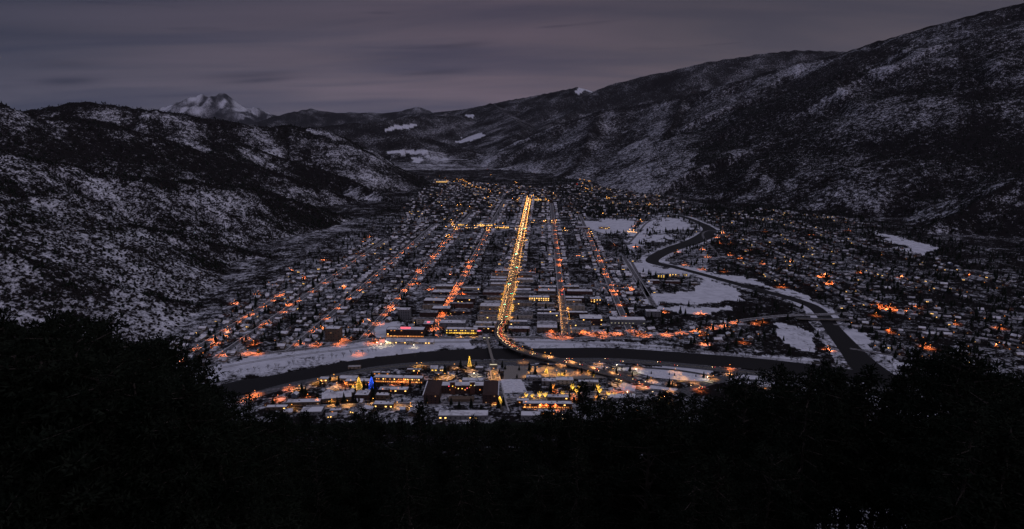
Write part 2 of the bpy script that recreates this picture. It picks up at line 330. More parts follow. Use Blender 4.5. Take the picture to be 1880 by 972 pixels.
class MB:
    def __init__(s): s.v = []; s.f = []
    def quad(s, a, b, c, d):
        n = len(s.v); s.v += [a, b, c, d]; s.f.append((n, n+1, n+2, n+3))
    def box(s, x0, x1, y0, y1, z0, z1):
        n = len(s.v)
        s.v += [(x0,y0,z0),(x1,y0,z0),(x1,y1,z0),(x0,y1,z0),(x0,y0,z1),(x1,y0,z1),(x1,y1,z1),(x0,y1,z1)]
        s.f += [(n,n+3,n+2,n+1),(n+4,n+5,n+6,n+7),(n,n+1,n+5,n+4),(n+1,n+2,n+6,n+5),(n+2,n+3,n+7,n+6),(n+3,n,n+4,n+7)]
        return s
    def cyl(s, p, q, r0, r1, k=6):
        p = Vector(p); q = Vector(q); z = (q-p).normalized(); a = z.orthogonal().normalized(); b = z.cross(a); n = len(s.v)
        for (c, r) in ((p, r0), (q, r1)):
            for i in range(k):
                t = 2*math.pi*i/k; s.v.append(tuple(c+a*(r*math.cos(t))+b*(r*math.sin(t))))
        for i in range(k): j = (i+1) % k; s.f.append((n+i, n+j, n+k+j, n+k+i))
        s.v += [tuple(p), tuple(q)]
        for i in range(k): j = (i+1) % k; s.f.append((n+2*k, n+j, n+i, n+i)); s.f.append((n+2*k+1, n+k+i, n+k+j, n+k+j))
        return s
    def ball(s, c, r, sq=1.0):
        n = len(s.v); k = 6; x, y, z = c
        s.v.append((x, y, z-r*sq))
        for h, q in ((-.5, .86), (.5, .86)):
            for i in range(k): t = 2*math.pi*i/k; s.v.append((x+r*q*math.cos(t), y+r*q*math.sin(t), z+r*h*sq))
        s.v.append((x, y, z+r*sq))
        for i in range(k):
            j = (i+1) % k
            s.f.append((n, n+1+j, n+1+i, n+1+i)); s.f.append((n+1+i, n+1+j, n+1+k+j, n+1+k+i)); s.f.append((n+2*k+1, n+1+k+i, n+1+k+j, n+1+k+j))
        return s
    def mesh(s, name, m):
        me = bpy.data.meshes.new(name)
        me.from_pydata(s.v, [], [tuple(dict.fromkeys(f)) for f in s.f]); me.materials.append(M[m]); me.update(); return me
    def obj(s, name, m, parent=None): return link(name, s.mesh(name, m), parent)

PROTO = {}
def define(key, root_name, parts):   # parts: [(name, mesh, [subparts])]
    PROTO[key] = (root_name, parts)
def place(key, loc, rz, label, cat, group=None, scale=(1, 1, 1)):
    rn, parts = PROTO[key]
    r = bpy.data.objects.new(rn, None); r.empty_display_size = 1; COL.objects.link(r)
    r.location = loc; r.rotation_euler = (0, 0, rz); r.scale = scale; tag(r, label, cat, group)
    for (n, me, *sub) in parts:
        o = link(n, me, r)
        for (n2, me2) in (sub[0] if sub else []): link(n2, me2, o)
    return r
def ordn(i):
    w_ = ['first','second','third','fourth','fifth','sixth','seventh','eighth','ninth','tenth','eleventh','twelfth','thirteenth','fourteenth','fifteenth','sixteenth','seventeenth','eighteenth','nineteenth','twentieth']
    if i <= 20: return w_[i-1]
    return '%d%s' % (i, 'th' if 10 < i % 100 < 20 else {1: 'st', 2: 'nd', 3: 'rd'}.get(i % 10, 'th'))

# ------------------------------------------------------------------ terrain mesh
az = np.concatenate([np.radians(np.linspace(-50, 50, 1050)), np.radians(np.linspace(50, 310, 90))[1:-1]])
rr = np.concatenate([[1.5], np.geomspace(5, 700, 150), np.geomspace(700, 9000, 400)[1:], np.geomspace(9000, 46000, 250)[1:], [90000]])
A, R_ = np.meshgrid(az, rr); TX = np.sin(A)*R_; TY = np.cos(A)*R_
TZ, CDm = height(TX, TY); TZ[-1, :] = -200
VG = veg_of(TX, TY, TZ, CDm)
na, nr = len(az), len(rr)
idx = np.arange(na*nr).reshape(nr, na); nx_ = np.roll(idx, -1, axis=1)
quads = np.stack([idx[:-1], idx[1:], nx_[1:], nx_[:-1]], -1).reshape(-1, 4)[:, ::-1]
V = np.stack([TX, TY, TZ], -1).reshape(-1, 3); V = np.vstack([V, [[0, 0, 417.5]]])
tm = mesh_np('terrain', V, quads, smooth=True)
at = tm.attributes.new('veg', 'FLOAT', 'POINT'); at.data.foreach_set('value', np.append(VG.ravel(), .8).astype(np.float32))
m = bpy.data.materials.new('snowy_ground'); m.use_nodes = True; t = m.node_tree; b = t.nodes['Principled BSDF']; tl = t.links
def tn(ty, **k):
    n = t.nodes.new(ty)
    for a_, b_ in k.items(): setattr(n, a_, b_)
    return n
def tmath(op, a_, b_=None, c__=None, clamp=False):
    n = tn('ShaderNodeMath', operation=op, use_clamp=clamp)
    for i, v in enumerate((a_, b_, c__)):
        if v is None: continue
        if isinstance(v, (int, float)): n.inputs[i].default_value = v
        else: tl.new(v, n.inputs[i])
    return n.outputs[0]
ge = tn('ShaderNodeNewGeometry'); at_ = tn('ShaderNodeAttribute', attribute_name='veg')
def tnoise(s, d=3, r=.6):
    n = tn('ShaderNodeTexNoise'); n.inputs['Scale'].default_value = s; n.inputs['Detail'].default_value = d; n.inputs['Roughness'].default_value = r
    tl.new(ge.outputs['Position'], n.inputs['Vector']); return n.outputs['Fac']
nA = tnoise(1/7, 3, .7); nB = tnoise(1/24, 4, .65); nC = tnoise(1/200, 3, .5)
s1 = tmath('ADD', tmath('MULTIPLY', nA, .46), tmath('ADD', tmath('MULTIPLY', nB, .44), tmath('MULTIPLY', nC, .10)))
# noise sits around .5: veg 0 -> never covered, veg 1 -> always covered
thr = tmath('MULTIPLY_ADD', at_.outputs['Fac'], .36, .315)
cov = tmath('MULTIPLY', tmath('ADD', tmath('SUBTRACT', thr, s1), .03), 8, clamp=True)
rp = tn('ShaderNodeMix', data_type='RGBA'); tl.new(tmath('ADD', cov, 0), rp.inputs[0])
rp.inputs[6].default_value = (.74, .75, .82, 1); rp.inputs[7].default_value = (.017, .015, .015, 1)
n3 = tnoise(1/25, 3); rq = tn('ShaderNodeMix', data_type='RGBA', blend_type='MULTIPLY'); rq.inputs[0].default_value = 1
rv = tn('ShaderNodeValToRGB'); tl.new(n3, rv.inputs[0]); rv.color_ramp.elements[0].position = .3; rv.color_ramp.elements[0].color = (.75, .75, .76, 1); rv.color_ramp.elements[1].position = .6
tl.new(rp.outputs[2], rq.inputs[6]); tl.new(rv.outputs[0], rq.inputs[7]); tl.new(rq.outputs[2], b.inputs['Base Color']); b.inputs['Roughness'].default_value = .95; b.inputs['Specular IOR Level'].default_value = 0
bu = tn('ShaderNodeBump'); bu.inputs['Strength'].default_value = .6; bu.inputs['Distance'].default_value = 4; tl.new(nB, bu.inputs['Height']); tl.new(bu.outputs[0], b.inputs['Normal'])
tm.materials.append(m); M['ground'] = m
tag(link('terrain', tm), 'snow-covered valley floor and scrubby mountain slopes', kind='structure')

# ------------------------------------------------------------------ strips, polygons
def strip(path, wd, z=None, off=0.0, thick=None):
    P = np.array(path, float)
    if P.shape[1] == 2: P = np.column_stack([P, np.full(len(P), 0 if z is None else z)])
    elif z is not None: P = P.copy(); P[:, 2] += z
    T = np.gradient(P[:, :2], axis=0); T /= np.linalg.norm(T, axis=1)[:, None]; Nn = np.column_stack([T[:, 1], -T[:, 0]])
    wd = np.broadcast_to(np.asarray(wd, float), (len(P),))
    a = P.copy(); c = P.copy(); a[:, :2] += Nn*(off+wd/2)[:, None]; c[:, :2] += Nn*(off-wd/2)[:, None]
    mb = MB()
    for i in range(len(P)-1):
        mb.quad(tuple(c[i]), tuple(a[i]), tuple(a[i+1]), tuple(c[i+1]))
    if thick:
        for i in range(len(P)-1):
            lo = lambda p: (p[0], p[1], p[2]-thick)
            mb.quad(tuple(a[i]), lo(a[i]), lo(a[i+1]), tuple(a[i+1])); mb.quad(tuple(c[i+1]), lo(c[i+1]), lo(c[i]), tuple(c[i])); mb.quad(lo(c[i]), lo(c[i+1]), lo(a[i+1]), lo(a[i]))
    return mb
def struct(name, mb, m_): return tag(mb.obj(name, m_), kind='structure')
def gp(pts, z=0): return [G(*p, z) for p in pts]
def poly_mesh(name, pts, z, m_):
    from mathutils.geometry import tessellate_polygon
    v = [(x, y, z) for x, y in pts]; f = tessellate_polygon([[Vector(p) for p in v]])
    me = bpy.data.meshes.new(name); me.from_pydata(v, [], f); me.materials.append(M[m_]); me.update()
    for p in me.polygons:
        pass
    return tag(link(name, me), kind='structure')

# water
wm = bpy.data.materials.new('river_water'); wm.use_nodes = True; b = wm.node_tree.nodes['Principled BSDF']
b.inputs['IOR'].default_value = 1.11; b.inputs['Base Color'].default_value = (.016, .015, .016, 1); b.inputs['Roughness'].default_value = .42; b.inputs['Specular IOR Level'].default_value = .5
nz = wm.node_tree.nodes.new('ShaderNodeTexNoise'); nz.inputs['Scale'].default_value = .35; nz.inputs['Detail'].default_value = 5; bm_ = wm.node_tree.nodes.new('ShaderNodeBump'); bm_.inputs['Strength'].default_value = .7
g_ = wm.node_tree.nodes.new('ShaderNodeNewGeometry'); wm.node_tree.links.new(g_.outputs['Position'], nz.inputs['Vector'])
wm.node_tree.links.new(nz.outputs['Fac'], bm_.inputs['Height']); wm.node_tree.links.new(bm_.outputs[0], b.inputs['Normal']); M['water'] = wm
RIVER = [(300,745),(400,722),(440,711),(486,704),(576,687),(650,673),(740,661),(800,655),(886,650),(960,650),(1050,649),(1127,649),(1260,658),(1399,669),(1500,681),(1600,694),(1750,712),(1950,735)]
rp_ = smooth_path(gp(RIVER)); struct('river', strip(rp_, 62, .12), 'water')
FORK = [(1185,395),(1226,394),(1262,401),(1296,416),(1302,428),(1276,443),(1240,455),(1210,468),(1198,481),(1235,490),(1270,499),(1337,517),(1391,532),(1444,546),(1490,562),(1512,580),(1530,605),(1560,640),(1585,668),(1612,692),(1645,722),(1680,752)]
fp = smooth_path(gp(FORK)); fw = np.interp(np.linspace(0, 1, len(fp)), [0,.12,.2,.28,.4,.45,.75,.83,.9,1], [26,34,74,58,38,27,34,48,66,66])
struct('river_fork', strip(fp, fw, .16), 'water')
def keep_from(path, r):
    P = np.array(path)[:, :2]
    return lambda x, y: np.min(np.hypot(P[:, 0]-x, P[:, 1]-y)) < r
near_river = keep_from(rp_, 40); near_fork = keep_from(fp, 34)

# roads
ROADLINES = []
def road(name, path, wd, z=.2, m_='street', kerb=True, marks=None, occupy=True):
    struct(name, strip(path, wd, z), m_)
    if kerb:
        mb = strip(path, 2.2, z+.13, wd/2+1.1, .4); m2 = strip(path, 2.2, z+.13, -wd/2-1.1, .4)
        n = len(mb.v); mb.v += m2.v; mb.f += [tuple(i+n for i in f) for f in m2.f]; struct('sidewalk', mb, 'sidewalk')
    if marks: struct('road_marking', strip(path, .35, z+.02), marks)
    if occupy: ROADLINES.append((np.array(path)[:, :2], wd/2+4))
def sline(t_, s0, s1, n=40): return [S(s, t_) for s in np.linspace(s0, s1, n)]
STREETS = {-590: (-300, 260), -525: (-290, 1100), -404: (-215, 1500), -281: (-140, 1900), -145: (-85, 2600), 135: (-88, 2400), 272: (-88, 1900), 358: (150, 760)}
SNAME = {0: 'main street', -145: 'first street left of main', -281: 'second street left of main', -404: 'third street left of main', -525: 'fourth street left of main', -590: 'fifth street left of main',
         135: 'first street right of main', 272: 'second street right of main', 358: 'third street right of main'}
for t_, (a_, b_) in STREETS.items(): road('street', sline(t_, a_, b_), 11 if abs(t_) > 150 else 14, .2)
main_path = sline(0, 4, 2740, 90); road('main_street', main_path, 22, .26, 'asphalt', True, 'mark')
for k in range(-1, 24):
    s = 19+105*k
    t0 = -590 if s < 250 else -525 if s < 1050 else -404 if s < 1500 else -281 if s < 1900 else -145
    t1 = 358 if 150 < s < 700 else 272 if s < 1900 else 135
    if k == -1: continue
    road('cross_street', [S(s, v) for v in np.linspace(t0, t1, 30)], 9, .24, kerb=False)
road('river_road', smooth_path(gp([(372,662),(436,655),(500,648),(563,641),(640,630),(700,622),(800,621),(900,621),(960,620),(1030,622),(1130,621),(1200,618),(1260,612),(1320,602),(1356,590),(1400,584),(1440,580),(1500,578),(1560,576)])), 10, .28)
for off in (-3, 3):
    struct('railway', strip(smooth_path(gp([(330,690),(389,679),(470,664),(556,651),(640,641),(700,634),(800,629),(900,628),(1000,628),(1100,631),(1250,642),(1400,657),(1560,672)])), 2.0, .15, off), 'rail')
road('highway', smooth_path(gp([(430,737),(520,711),(600,695),(680,679),(760,670),(850,667),(950,664),(1050,662),(1145,663),(1260,672),(1350,682),(1480,696),(1600,712),(1750,730)])), 24, .34, 'asphalt', False, 'mark')
road('bank_road', smooth_path(gp([(446,733),(470,722),(520,712),(580,700),(640,688),(700,682)])), 8, .40, kerb=False)
for pts, wd in (([(900,668),(960,671),(1040,676),(1120,681),(1190,690),(1260,700),(1310,702)], 9), ([(1075,668),(1160,674),(1240,680),(1310,692),(1325,698),(1300,706)], 8),
                ([(1125,683),(1160,690),(1220,700),(1290,704)], 7), ([(1170,702),(1210,712),(1250,718),(1290,708),(1330,694),(1360,684)], 16), ([(1250,716),(1270,728),(1268,745),(1240,762)], 12),
                ([(1280,708),(1320,702),(1360,699),(1430,700)], 9), ([(1090,684),(1140,700),(1180,716),(1240,722)], 10)):
    road('ramp_road', smooth_path(gp(pts)), wd, .46+.02*random.random(), 'asphalt', False)
road('near_street', smooth_path(gp([(560,749),(640,746),(720,744),(800,741),(900,738),(960,733),(1040,727),(1110,722),(1180,724)])), 12, .3)
road('near_avenue', smooth_path(gp([(906,672),(909,690),(914,712),(921,740),(926,756)])), 12, .52)
poly_mesh('plaza', gp([(925,672),(1000,673),(1075,680),(1120,694),(1060,696),(1000,692),(925,697)]), .25, 'concrete')
poly_mesh('snow_island', gp([(1165,679),(1215,682),(1270,689),(1303,696),(1300,701),(1250,699),(1200,694),(1172,686)]), .62, 'snow')
poly_mesh('snow_island', gp([(1145,703),(1168,710),(1165,719),(1142,718),(1136,709)]), .62, 'snow')
poly_mesh('snow_island', gp([(1195,708),(1245,715),(1240,719),(1190,714)]), .66, 'snow')
poly_mesh('parking_lot', gp([(915,697),(957,697),(968,720),(917,723)]), .22, 'snow')
for pts in ([(1320,470),(1290,432),(1310,424),(1355,440),(1420,460),(1480,485),(1560,520)], [(1420,430),(1500,455),(1580,490),(1680,520),(1800,545)], [(1500,505),(1530,530),(1600,560),(1660,570),(1740,575),(1850,585)],
            [(1530,596),(1600,600),(1700,610),(1800,620),(1900,640)], [(1560,640),(1620,650),(1700,660),(1800,655)], [(1340,400),(1420,405),(1520,430),(1600,455)],
            [(1115,470),(1150,450),(1170,430),(1190,408),(1222,396)], [(1160,482),(1180,520),(1190,545)]):
    road('valley_road', smooth_path(gp(pts)), 9, .2, kerb=False)
RROWS = [([(1340,400),(1420,405),(1520,430),(1600,455)], 'upper lane below the right hill'), ([(1380,385),(1450,392),(1530,402),(1600,418)], 'topmost lane at the foot of the right hill'),
         ([(1290,432),(1310,424),(1355,440),(1420,460),(1480,485),(1560,520)], 'curving lane past the river bend'), ([(1420,430),(1500,455),(1580,490),(1680,520),(1800,545)], 'long lane across the right neighbourhood'),
         ([(1500,505),(1530,530),(1600,560),(1660,570),(1740,575),(1850,585)], 'orange-lit lane beyond the river fork'), ([(1530,596),(1600,600),(1700,610),(1800,620),(1900,640)], 'lane just beyond the dark fork bridge'),
         ([(1560,640),(1620,650),(1700,660),(1800,655)], 'lowest lane right of the river fork'), ([(1340,470),(1420,500),(1480,530)], 'wooded lane along the fork bank'), ([(1620,440),(1700,480),(1800,510),(1880,525)], 'dark lane under the right slope')]

# ------------------------------------------------------------------ bridges
BR = [(925,590,.4),(917,602,1.5),(916,614,4),(925,626,6.5),(945,639,8),(975,649,8.4),(1020,660,8.4),(1060,670,8),(1100,681,6),(1135,690,3.2),(1168,700,.9)]
bpath = smooth_path([(*G(p[0], p[1], p[2]), p[2]) for p in BR], 7)
br = bpy.data.objects.new('road_bridge', None); COL.objects.link(br); br.location = (0, 0, 0)
tag(br, 'long curved road bridge carrying bright traffic over the river and highway', 'bridge')
strip(bpath, 17, 0, 0, 1.4).obj('deck', 'concrete', br); strip(bpath, 14.6, .05).obj('roadway', 'asphalt', br)
for sg in (-1, 1): strip(bpath, .5, 1.0, sg*8.2, 1.0).obj('parapet', 'concrete', br)
strip(bpath, .3, .09).obj('centre_line', 'mark', br)
for i in range(18, len(bpath)-12, 7):
    x, y, z = bpath[i]; mb = MB(); mb.box(x-4.5, x+4.5, y-1, y+1, -.5, z-1.5); mb.obj('pier', 'concrete', br)
fb0 = G(893,619,6); fb1 = G(906,668,6)
f0 = Vector((*fb0, 6.5)); f1 = Vector((*fb1, 6.5))
fbp = [tuple(f0.lerp(f1, k/12)) for k in range(13)]
fb = bpy.data.objects.new('footbridge', None); COL.objects.link(fb)
tag(fb, 'narrow straight footbridge over the river left of the curved road bridge', 'bridge')
strip(fbp, 5, 0, 0, 1.0).obj('deck', 'concrete', fb)
for sg in (-1, 1): strip(fbp, .25, 1.3, sg*2.4, .25).obj('railing', 'metal', fb)
for k in (2, 6, 10):
    x, y, z = fbp[k]; MB().box(x-2, x+2, y-.8, y+.8, -.5, z-1.05).obj('pier', 'concrete', fb)
for (p, s1) in ((f0, 7), (f1, 7)):
    tw = MB().box(p.x-s1, p.x+s1, p.y-3, p.y+3, 0, 6).obj('tower', 'tan', fb)
    MB().box(p.x-s1+.5, p.x+s1-.5, p.y-3.3, p.y-3.05, 5.0, 6.0).obj('light_strip', 'win_pale', tw)
fk = bpy.data.objects.new('fork_bridge', None); COL.objects.link(fk); tag(fk, 'low dark flat bridge across the river fork at right', 'bridge')
kp = [(*G(1462,584,5), 5), (*G(1500,585,5), 5), (*G(1545,586,5), 5), (*G(1570,588,3), 3)]; kp = smooth_path(kp)
strip(kp, 12, 0, 0, 1.6).obj('deck', 'concrete', fk); strip(kp, 10.6, .06).obj('roadway', 'asphalt', fk)
for i in (8, 14):
    x, y, z = kp[i]; MB().box(x-1, x+1, y-5, y+5, -.5, z-1.7).obj('pier', 'concrete', fk)

# ------------------------------------------------------------------ occupancy
OCC = []   # (x, y, r)
OG = {}
def occ_add(x, y, r):
    OCC.append((x, y, r)); k = (int(x//40), int(y//40)); OG.setdefault(k, []).append((x, y, r))
def occupied(x, y, r):
    kx, ky = int(x//40), int(y//40)
    for i in (-1, 0, 1):
        for j in (-1, 0, 1):
            for (a, b_, q) in OG.get((kx+i, ky+j), ()):
                if abs(a-x) < q+r and abs(b_-y) < q+r and math.hypot(a-x, b_-y) < q+r: return True
    return False
def on_road(x, y, m_=0.0):
    for P, wd in ROADLINES:
        if x < P[:, 0].min()-30 or x > P[:, 0].max()+30 or y < P[:, 1].min()-30 or y > P[:, 1].max()+30: continue
        if road_d(P, x, y) < wd+m_: return True
    return False
def road_d(P, x, y):
    a = P[:-1]; ab = P[1:]-a; t_ = np.clip(((x-a[:, 0])*ab[:, 0]+(y-a[:, 1])*ab[:, 1])/np.maximum((ab**2).sum(1), 1e-6), 0, 1)
    return np.min(np.hypot(a[:, 0]+t_*ab[:, 0]-x, a[:, 1]+t_*ab[:, 1]-y))
def in_field(x, y):
    px, py = PX(x, y, 0.0)
    return any(bool(inpoly([px], [py], p)[0]) for p in FIELDS)
def ground(x, y): return float(height(np.array([x]), np.array([y]))[0][0])

# ------------------------------------------------------------------ larger buildings
wq = MB().box(-.5, .5, -.04, .06, 0, 1)
WIN = {k: wq.mesh('window', m_) for k, m_ in (('dark', 'glass'), ('gold', 'win_gold'), ('orange', 'win_orange'), ('dim', 'win_dim'), ('pale', 'win_pale'), ('front', 'front_gold'))}
def building(x, y, w_, d_, h_, rz, wall, label, name='building', lit=.15, kinds=('gold', 'dim', 'orange'), floors=None, nx=None, roof='flat', front=None, units=True, group=None, sign=None, wh=1.3, roofm='roofsnow', cat='building'):
    r = bpy.data.objects.new(name, None); COL.objects.link(r); r.location = (x, y, 0); r.rotation_euler = (0, 0, rz); tag(r, label, cat, group)
    a, b_ = w_/2, d_/2
    if roof == 'flat':
        mb = MB().box(-a, a, -b_, b_, 0, h_)
        for (x0, x1, y0, y1) in ((-a, a, -b_, -b_+.4), (-a, a, b_-.4, b_), (-a, -a+.4, -b_+.4, b_-.4), (a-.4, a, -b_+.4, b_-.4)): mb.box(x0, x1, y0, y1, h_+.002, h_+.75)
        wl = mb.obj('wall', wall, r)
        rf = MB().box(-a+.42, a-.42, -b_+.42, b_-.42, h_+.01, h_+.35).obj('roof', roofm, r)
        MB().box(-a-.03, a+.03, -b_-.03, -b_+.43, h_+.76, h_+.92).obj('cornice', 'roofsnow', wl)
        if units:
            for k in range(random.randint(1, 3)):
                ux = random.uniform(-a*.7, a*.7); uy = random.uniform(-b_*.7, b_*.7); u = random.uniform(.8, 1.6)
                MB().box(ux-u, ux+u, uy-u*.7, uy+u*.7, h_+.36, h_+1.7).obj('roof_unit', 'unit', rf)
    else:
        rh = min(w_, d_)*.28; mb = MB().box(-a, a, -b_, b_, 0, h_)
        rm = MB()
        if w_ >= d_:
            mb.v += [(-a, -b_, h_), (-a, b_, h_), (-a, 0, h_+rh), (a, -b_, h_), (a, b_, h_), (a, 0, h_+rh)]; n = len(mb.v)-6; mb.f += [(n, n+2, n+1, n+1), (n+3, n+4, n+5, n+5)]
            e = .7
            for sg in (-1, 1):
                p0, p1 = (-a-e, sg*(b_+e), h_-e*.56*1.0), (a+e, sg*(b_+e), h_-e*.56); q0, q1 = (-a-e, 0, h_+rh), (a+e, 0, h_+rh); up = lambda p: (p[0], p[1], p[2]+.45); lo_ = lambda p: (p[0], p[1], p[2]+.02)
                rm.quad(*map(up, (p0, p1, q1, q0))); rm.quad(*map(lo_, (p0, q0, q1, p1))); rm.quad(lo_(p0), lo_(p1), up(p1), up(p0)); rm.quad(lo_(p0), up(p0), up(q0), lo_(q0)); rm.quad(lo_(p1), lo_(q1), up(q1), up(p1))
        else:
            mb.v += [(-a, -b_, h_), (a, -b_, h_), (0, -b_, h_+rh), (-a, b_, h_), (a, b_, h_), (0, b_, h_+rh)]; n = len(mb.v)-6; mb.f += [(n, n+1, n+2, n+2), (n+3, n+5, n+4, n+4)]
            e = .7
            for sg in (-1, 1):
                p0, p1 = (sg*(a+e), -b_-e, h_-e*.56), (sg*(a+e), b_+e, h_-e*.56); q0, q1 = (0, -b_-e, h_+rh), (0, b_+e, h_+rh); up = lambda p: (p[0], p[1], p[2]+.45); lo_ = lambda p: (p[0], p[1], p[2]+.02)
                rm.quad(*map(up, (p0, p1, q1, q0))); rm.quad(*map(lo_, (p0, q0, q1, p1))); rm.quad(lo_(p0), up(p0), up(q0), lo_(q0)); rm.quad(lo_(p1), lo_(q1), up(q1), up(p1)); rm.quad(lo_(p0), lo_(p1), up(p1), up(p0))
        wl = mb.obj('wall', wall, r); rf = rm.obj('roof', 'roofsnow', r)
        MB().box(a*.4-.5, a*.4+.5, b_*.2-.4, b_*.2+.4, h_+rh*.4, h_+rh+1.0).obj('chimney', 'brick', rf)
    fl = floors or max(1, int(h_/3.4)); n = nx or max(2, int(w_/7)); fh = h_/fl
    for f in range(fl):
        for k in range(n):
            if n*fl > 30 and random.random() > 30/(n*fl): continue
            l_ = random.random() < lit; kd = random.choice(kinds) if l_ else 'dark'
            o = link('window', WIN[kd], r); o.location = (-a+(k+.5)*w_/n, -b_-.06, f*fh+fh*.35); o.scale = (min(w_/n*.5, 2.6), 1, min(fh*.42, 1.6)*wh/1.3)
    o = link('door', WIN['dark'], r); o.location = (-a+w_*.18+.001, -b_-.14, 0); o.scale = (1.4, 1, 2.3)
    if front:
        mb = MB(); nn = max(3, int(w_/3.2))
        o = MB().box(-a+.5, a-.5, -b_-1.6, -b_-.2, 3.1, 3.4).obj('awning', 'brown', r)
        for k in range(nn): xx = -a+(k+.5)*w_/nn; MB().box(xx-.9, xx+.9, -b_-.35, -b_-.2, .6, 2.8).obj('shop_window', front, r)
    if sign:
        MB().box(-a*sign[1], a*sign[1], -b_*.2, -b_*.2+.4, h_+.9, h_+.9+sign[2]).obj('neon_sign', sign[0], r)
    occ_add(x, y, max(w_, d_)*.5); 
    if max(w_, d_) > 1.6*min(w_, d_):
        for sg in (-.35, .35):
            q = (sg*w_, 0) if w_ > d_ else (0, sg*d_); occ_add(x+q[0]*math.cos(rz)-q[1]*math.sin(rz), y+q[0]*math.sin(rz)+q[1]*math.cos(rz), min(w_, d_)*.6)
    return r
def bp(px, py, *a, rz=SROT, **k):
    x, y = G(px, py); return building(x, y+a[1]/2, *a[:3], rz, *a[3:], **k)

# far bank landmarks
bp(744, 619, 78, 22, 15, 'darkbrick', 'wide dark brick hotel with red neon roof sign behind the station', lit=.3, kinds=('gold', 'orange'), sign=('red_neon', .26, 2.4), front='win_orange')
bp(786, 603, 22, 26, 9, 'darkbrick', 'brick corner building with small pink neon roof sign', sign=('pink_neon', .3, 2.0), lit=.1)
bp(848, 613, 66, 16, 9, 'tan', 'low restaurant block with a brilliant golden lit front facing the river', lit=.9, kinds=('front',), front='front_gold', nx=20)
bp(880, 616, 12, 10, 7, 'brick', 'tiny brick kiosk with a red and white sign right of the golden front', sign=('pink_neon', .6, 1.6))
bp(909+0, 0+628, 1.5, 1.5, 1.5, 'tan', 'small signal box on the river bank beside the footbridge end', units=False)
bp(611, 628, 30, 20, 27, 'brown', 'tall dark slab of flats with a snowy roof standing alone', lit=.03, floors=8, nx=6, kinds=('dim',))
bp(742, 587, 26, 20, 22, 'grey', 'dark square office tower behind the red neon hotel', lit=.0, floors=6, nx=5)
bp(810, 578, 42, 26, 14, 'darkbrick', 'dark wide hall with a clean snow roof above the first street left', lit=.0)
bp(1086, 598, 50, 34, 15, 'darkbrick', 'large dark civic block with a broad snowy roof and few lit windows', lit=.28, kinds=('gold', 'dim'), floors=3, nx=9)
bp(1153, 597, 78, 26, 11, 'grey', 'long grey library block with an even row of small pale lights', lit=.95, kinds=('pale',), floors=1, nx=10, wh=.5)
bp(1200, 582, 34, 20, 12, 'grey', 'plain windowless grey hall right of the long library', lit=0)
bp(1050, 597, 12, 12, 8, 'tan', 'small building glowing deep gold beside the dark civic block', lit=1, kinds=('front',), front='front_gold')
bp(990, 553, 52, 20, 9, 'tan', 'office block with a row of gold windows between main and the next street', lit=.85, kinds=('gold',), nx=9, floors=2)
bp(1094, 556, 28, 18, 9, 'brick', 'brick block with orange lit upper windows above the civic block', lit=.7, kinds=('orange', 'gold'))
bp(1065, 541, 66, 24, 8, 'brick', 'long low red brick store with a wide snowy roof right of main', lit=.05)
st = bp(752, 632, 96, 14, 5, 'cream', 'long low railway station with a continuous snowy gabled roof', roof='gable', lit=.55, kinds=('dim', 'gold'), nx=16, name='station')
bp(752.5, 633.5, 14, 10, 8, 'cream', 'small gabled tower pavilion at the middle of the long station', roof='gable', lit=.4)
SCH = 'school wing on the snowy flats by the fork'
bp(1200, 521, 34, 16, 8, 'brick', 'brick school hall with a broad snow roof at left of the school group', lit=.2, kinds=('gold',))
bp(1214, 510, 22, 10, 7, 'cream', 'cream school building with brilliant gold windows facing the flats', lit=1, kinds=('front',))
bp(1238, 508, 32, 12, 7, 'cream', 'pale dimly lit school wing between two brighter school buildings', lit=.6, kinds=('dim', 'gold'))
bp(1258, 507, 14, 10, 6, 'cream', 'small right-hand school wing with one bright gold front', lit=1, kinds=('front',))
bp(1236, 521, 40, 12, 6, 'brick', 'long low brick school wing before the flat white field', lit=.0)
bp(1274, 524, 20, 10, 5, 'brown', 'small brown shed at the right end of the school group', lit=.0)
for (x, y, wd, l_) in ((890,415,70,'long low school with gold window strips left of main'), (922,419,60,'low supermarket with warm lit front just left of main'), (850,414,44,'flat hall with a bright gold corner lamp west of main')):
    bp(x, y, wd, 26, 7, 'tan', l_, lit=.7, kinds=('gold', 'dim'), front='win_gold')
bp(1110, 421, 46, 22, 9, 'tan', 'pale lit gymnasium beside the white playing field', lit=.8, kinds=('dim', 'gold'))
bp(1070, 421, 60, 24, 7, 'brick', 'brick school block left of the lit gymnasium', lit=.1)
bp(812, 335, 100, 30, 8, 'cream', 'distant flat store with gold front at the far end of town', lit=.9, kinds=('gold',), front='win_gold')
bp(985, 368, 60, 24, 8, 'tan', 'distant lit shops where the golden main street ends', lit=.9, kinds=('gold', 'orange'), front='win_gold')
# near bank landmarks
NB = SROT*.5
bp(731, 703, 84, 14, 8, 'brown', 'long lodge with glowing orange front under a snowy roof by the pool', rz=NB-.05, lit=.85, kinds=('orange', 'gold'), front='win_orange', nx=22)
bp(657, 708, 44, 14, 7, 'brown', 'orange-lit lodge wing behind the golden and blue lit trees', rz=NB, lit=.8, kinds=('orange', 'gold'), front='win_orange')
bp(638, 700, 32, 16, 4, 'tan', 'low snow-roofed bathhouse annex behind the orange lodge wing', rz=NB, lit=.3, units=False)
bp(594, 701, 16, 12, 4, 'tan', 'small bright-edged pavilion near the river road bend', rz=NB, lit=1, kinds=('gold',), units=False)
bp(650, 678, 22, 8, 4, 'tan', 'pale flat hut on the near bank at the highway edge', rz=.1, lit=0, roofm='sidewalk', units=False)
bp(616, 738, 44, 20, 7, 'brown', 'L-shaped inn block with a jagged snowy roof below the blue tree', rz=.22, roof='gable', lit=.15)
